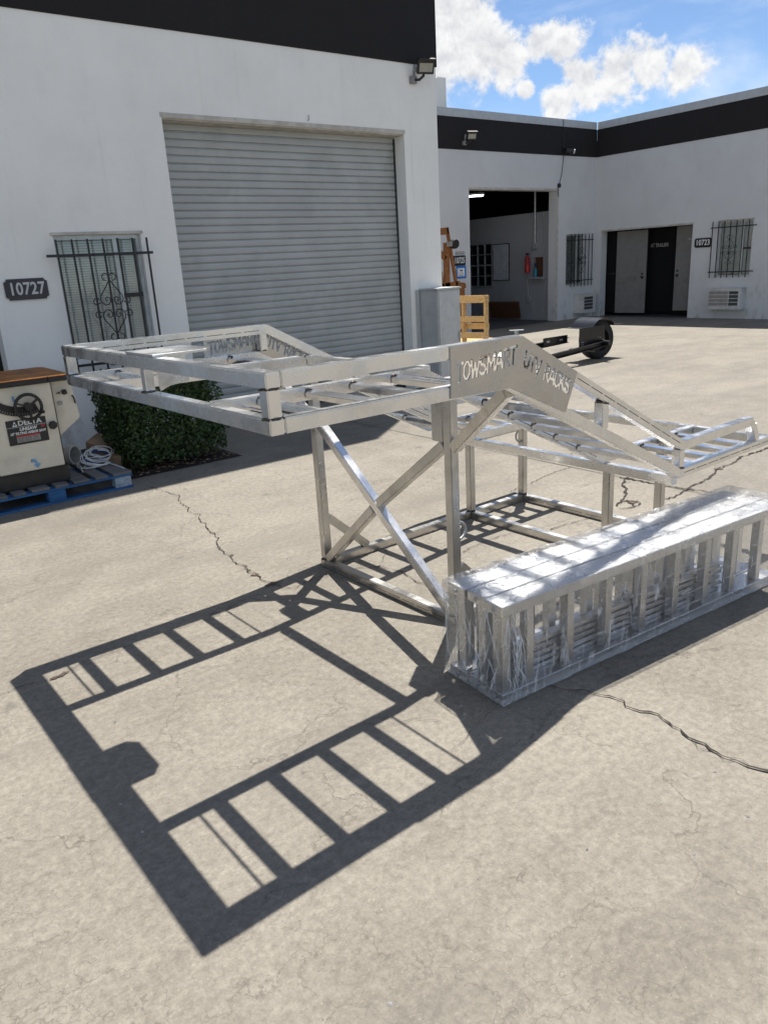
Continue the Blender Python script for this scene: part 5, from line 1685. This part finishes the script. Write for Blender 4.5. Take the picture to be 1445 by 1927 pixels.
    def stencil(nm, yy, out_):
        a = MB().prism([(x, yy, z) for x, z in outline], (0, 0.001 * out_, 0), (0, 0.0055 * out_, 0))
        pl = a.build(nm, M['alu_plate'], R)
        # slanted stroke letters: strokes as slim bars, open forms so that no island drops out
        S = {
            'T': [((0, 1), (.62, 1)), ((.31, .86), (.31, 0))],
            'O': [((.22, .98), (.05, .72), (.05, .28), (.22, .02)), ((.38, .98), (.56, .72), (.56, .28), (.38, .02))],
            'W': [((0, 1), (.2, 0)), ((.2, 0), (.38, .75)), ((.38, .75), (.56, 0)), ((.56, 0), (.76, 1))],
            'S': [((.55, .86), (.42, .98), (.16, .98), (.05, .82), (.08, .62), (.48, .42), (.54, .2), (.42, .02), (.14, .02), (.02, .16))],
            'M': [((.04, 0), (.06, 1)), ((.06, 1), (.36, .3)), ((.36, .3), (.66, 1)), ((.66, 1), (.70, 0))],
            'A': [((0, 0), (.28, 1)), ((.36, 1), (.62, 0)), ((.24, .3), (.40, .3))],
            'R': [((.05, 0), (.05, 1)), ((.2, .98), (.46, .94), (.53, .76), (.46, .56), (.24, .5)), ((.28, .42), (.58, 0))],
            'U': [((.05, 1), (.05, .28), (.18, .04), (.42, .04), (.55, .28), (.55, 1))],
            'V': [((0, 1), (.29, 0)), ((.29, 0), (.58, 1))],
            'C': [((.55, .84), (.42, .98), (.18, .98), (.05, .74), (.05, .26), (.18, .02), (.42, .02), (.55, .16))],
            'K': [((.05, 0), (.05, 1)), ((.52, 1), (.16, .52)), ((.2, .46), (.58, 0))],
        }

        def word(txt, o, dx, dz, h, adv, wd):
            mb = MB()
            pos = 0.0
            dxv, dzv = Vector((dx[0], 0, dx[1])), Vector((dz[0], 0, dz[1]))
            for ch in txt:
                if ch == ' ':
                    pos += adv * 0.75
                    continue
                for st in S[ch]:
                    for p, q in zip(st, st[1:]):
                        P_ = Vector((o[0], yy + 0.003 * out_, o[1])) + dxv * (pos + p[0] * h * 0.92 + p[1] * h * 0.10) + dzv * p[1] * h
                        Q_ = Vector((o[0], yy + 0.003 * out_, o[1])) + dxv * (pos + q[0] * h * 0.92 + q[1] * h * 0.10) + dzv * q[1] * h
                        e_ = (Q_ - P_).normalized() * wd * 0.42
                        mb.bar(P_ - e_, Q_ + e_, 0.05, wd, up=(0, 1, 0)) if False else mb.obox((P_ + Q_) / 2, (Q_ - P_) / 2 + e_, Vector((0, 0.02, 0)), (Q_ - P_).normalized().cross(Vector((0, 1, 0))) * wd / 2)
                pos += adv * (1.22 if ch in 'MW' else 1.0)
            return mb
        cut = word('TOWSMART', (1.800, 1.208), (0.9945, 0.105), (0.0, 1.0), 0.058, 0.0365, 0.0105)
        sl = Vector((0.866, -0.50))
        cut2 = word('UTV RACKS', (2.142, 1.222), (0.885, -0.465), (0.16, 0.987), 0.056, 0.0345, 0.0100)
        bpy.context.view_layer.update()
        dg = bpy.context.evaluated_depsgraph_get()
        for k, c in enumerate((cut, cut2)):
            cm = c.mesh('cutter', M['alu_plate'], BASE[R.name])
            co = bpy.data.objects.new('cutter_tmp', cm)
            COL.objects.link(co)
            co.parent = R
            md = pl.modifiers.new('cut', 'BOOLEAN')
            md.object = co
            md.operation = 'DIFFERENCE'
            md.solver = 'EXACT'
            md.use_self = True
            bpy.context.view_layer.update()
            dg = bpy.context.evaluated_depsgraph_get()
            nm_ = bpy.data.meshes.new_from_object(pl.evaluated_get(dg))
            pl.modifiers.clear()
            pl.data = nm_
            bpy.data.objects.remove(co)
        return pl
    stencil('lettered_plate', y0, -1)
    stencil('lettered_plate', y1, 1)
    return R


rack()


# ------------------------------------------------------------------ ramps shrink-wrapped together
def ramps():
    ang = math.atan2(-0.095, 1.0)
    o = Vector((*rot2(1.846, 1.705, YA), 0))
    a = ang + YA
    ex = Vector((math.cos(a), math.sin(a), 0))
    ey = Vector((-math.sin(a), math.cos(a), 0))
    L_, H_, D_ = 1.80, 0.405, 0.325
    labels = ['aluminium loading ramp on edge, front one of the wrapped bundle, nearest the yard crack',
              'aluminium loading ramp on edge, sandwiched in the middle of the wrapped bundle',
              'aluminium loading ramp on edge, rear one of the wrapped bundle, nearest the rack legs']
    P = 0.108
    rx = [0.012, 0.135, 0.352, 0.572, 0.790, 1.008, 1.226, 1.430, 1.640, 1.765]
    proto = None
    for k in range(3):
        off = o + ey * (0.002 + P * k) + ex * (0.010 * (k % 2))
        if proto is None:
            t = thing('loading_ramp', labels[k], 'ramp', off, a, 'wrapped loading ramps', base=(0, 0, 0))
            for half, yo in ((0, 0.0),):
                for z0, z1 in ((0.0, 0.045), (0.362, 0.405)):
                    z0_ = z0 + 0.008 * half * (1 if z0 < .2 else 0)
                    mb = MB().box(0, L_, yo, yo + 0.101, z0_, z1)
                    mb.build('rail', M['alu_bright'], t, bevel=0.003)
                for x in rx:
                    x_ = x + half * 0.008
                    if x_ + 0.04 > L_:
                        continue
                    B(x_, x_ + 0.036, yo + 0.012, yo + 0.054, 0.0458, 0.3615).build('rung', M['alu_bright'], t, bevel=0.002)
                B(0.030, 0.115, yo + 0.080, yo + 0.086, 0.0465, 0.36).build('end_plate', M['alu_bright'], t)
            for z in (0.02, 0.385):
                MB().tube([(-0.006, 0.05, z), (0.0, 0.05, z)], 0.008, 8).build('hinge_pin', M['galv'], t, smooth=60)
            proto = t
        else:
            t = proto.copy()
            COL.objects.link(t)
            t.location = off
            t['label'] = labels[k]
            for ch in list(proto.children):
                c = ch.copy()
                COL.objects.link(c)
                c.parent = t
    # loose flat bars stacked between the ramps
    for k in range(5):
        bo = o + ey * 0.062 + ex * (0.14 + 0.012 * (k % 2)) + Vector((0, 0, 0.046 + 0.0285 * k))
        bt = thing('flat_bar', 'loose aluminium flat bar, ' + ('lowest', 'second from the bottom', 'middle one', 'second from the top', 'topmost')[k] + ' of the pile inside the wrapped ramp bundle', 'bar', bo, a, 'loose flat bars inside the bundle', base=(0, 0, 0))
        B(0, 1.28, 0, 0.044, 0, 0.018).build('bar', M['alu_bright'], bt, bevel=0.002)
        for xx in (0.05, 0.64, 1.2):
            B(xx, xx + 0.03, 0.004, 0.040, 0.0182, 0.0283).build('spacer', M['alu_bright'], bt)
    # stretch film round the bundle
    w = thing('plastic_wrap', 'clear crinkled stretch wrap bound round the bundle of ramps', 'plastic wrap', o, a, base=(0, 0, 0))
    X0, X1, Y0, Y1, Z0, Z1 = -0.012, L_ + 0.075, -0.010, D_ + 0.012, 0.012, H_ + 0.008
    mb = MB()
    prof = []
    ny, nz_ = 12, 14
    for i in range(ny):
        prof.append((Y0 + (Y1 - Y0) * i / ny, Z1))
    for i in range(nz_):
        prof.append((Y1, Z1 - (Z1 - Z0) * i / nz_))
    for i in range(ny):
        prof.append((Y1 - (Y1 - Y0) * i / ny, Z0))
    for i in range(nz_):
        prof.append((Y0, Z0 + (Z1 - Z0) * i / nz_))
    nx = 90
    m = len(prof)
    vs, fs = [], []
    cy, cz = (Y0 + Y1) / 2, (Z0 + Z1) / 2
    for i in range(nx + 1):
        x = X0 + (X1 - X0) * i / nx
        for (y, z) in prof:
            q = Vector((x * 5, y * 16, z * 16))
            d = noise.noise(q) * 0.008 + noise.noise(q * 2.7) * 0.006 + noise.noise(Vector((x * 14, y * 30 + x * 18, z * 22))) * 0.004
            e = min(1.0, (x - X0) / 0.10)
            # slack between front rails: film sags slightly inwards
            sag = 0.006 * math.sin(math.pi * min(1, max(0, (z - Z0) / (Z1 - Z0))))
            dy, dz = (y - cy), (z - cz)
            pin = 1.0 - 0.10 * (1 - e) * (1 - abs(dz) / (Z1 - cz)) ** 1
            yy = cy + dy * pin + (d if abs(dy) > (Y1 - cy) * .98 else 0)
            if y <= Y0 + 1e-6:
                yy = y - 0.003 - abs(d) * 0.8
            zz = z + (abs(d) * 0.8 if z >= Z1 - 1e-6 else 0)
            vs.append((x + (d * 0.6 if 0 < i < nx else 0), yy, max(0.004, zz)))
    for i in range(nx):
        for j in range(m):
            fs.append((i * m + j, i * m + (j + 1) % m, (i + 1) * m + (j + 1) % m, (i + 1) * m + j))
    mb.add(vs, fs)
    # crumpled end closures
    for xe, sgn, ring0 in ((X0, -1, 0), (X1, 1, nx * m)):
        n1 = 8
        grid = []
        for i in range(n1 + 1):
            for j in range(n1 + 1):
                y = Y0 + (Y1 - Y0) * i / n1
                z = Z0 + (Z1 - Z0) * j / n1
                q = Vector((y * 20, z * 20, xe * 9))
                edge = min(i, j, n1 - i, n1 - j)
                pinch = 1.0 - 0.10 * (1 - abs(z - cz) / (Z1 - cz))
                grid.append((xe + sgn * (0.001 + (noise.noise(q) * 0.012 if edge else 0)), cy + (y - cy) * pinch, z))
        MBf = [(i * (n1 + 1) + j, (i + 1) * (n1 + 1) + j, (i + 1) * (n1 + 1) + j + 1, i * (n1 + 1) + j + 1) for i in range(n1) for j in range(n1)]
        mb.add(grid, MBf)
    mb.build('film', M['wrap'], w, smooth=40)
    # twisted tails of film at the near end
    rnd = random.Random(5)
    tails = MB()

    def crease(p0, p1, off, r):
        p0, p1 = Vector(p0), Vector(p1)
        pts_ = [p0.lerp(p1, i / 5) + Vector(off) * math.sin(math.pi * i / 5) + Vector((rnd.uniform(-.003, .003), rnd.uniform(-.002, .002), rnd.uniform(-.003, .003))) for i in range(6)]
        tails.tube(pts_, [r * .4, r, r * 1.3, r, r * .7, r * .3], 4)
    for q in range(34):
        x0 = rnd.uniform(-0.005, 0.10)
        z0 = rnd.uniform(0.12, 0.40)
        crease((x0, -0.016, z0), (x0 + rnd.uniform(-.03, .06), -0.016, max(0.03, z0 - rnd.uniform(.05, .20))), (rnd.uniform(-.008, .008), -.003, 0), rnd.uniform(.0005, .0011))
    for q in range(46):
        y0_ = rnd.uniform(0.0, D_)
        z0 = rnd.uniform(0.10, 0.41)
        crease((-0.018, y0_, z0), (-0.018, y0_ + rnd.uniform(-.05, .05), max(0.03, z0 - rnd.uniform(.04, .16))), (-.004, rnd.uniform(-.008, .008), 0), rnd.uniform(.0005, .0012))
    for q in range(60):
        x0 = rnd.uniform(-0.01, 0.16) if q < 40 else rnd.uniform(0.2, 1.7)
        y0_ = rnd.uniform(0.0, 0.30)
        crease((x0, y0_, 0.419), (x0 + rnd.uniform(-.05, .07), y0_ + rnd.uniform(-.06, .06), 0.419), (0, 0, .006), rnd.uniform(.0005, .0012))
    tails.build('film_creases', M['plastic'], w, kind='stuff')


ramps()
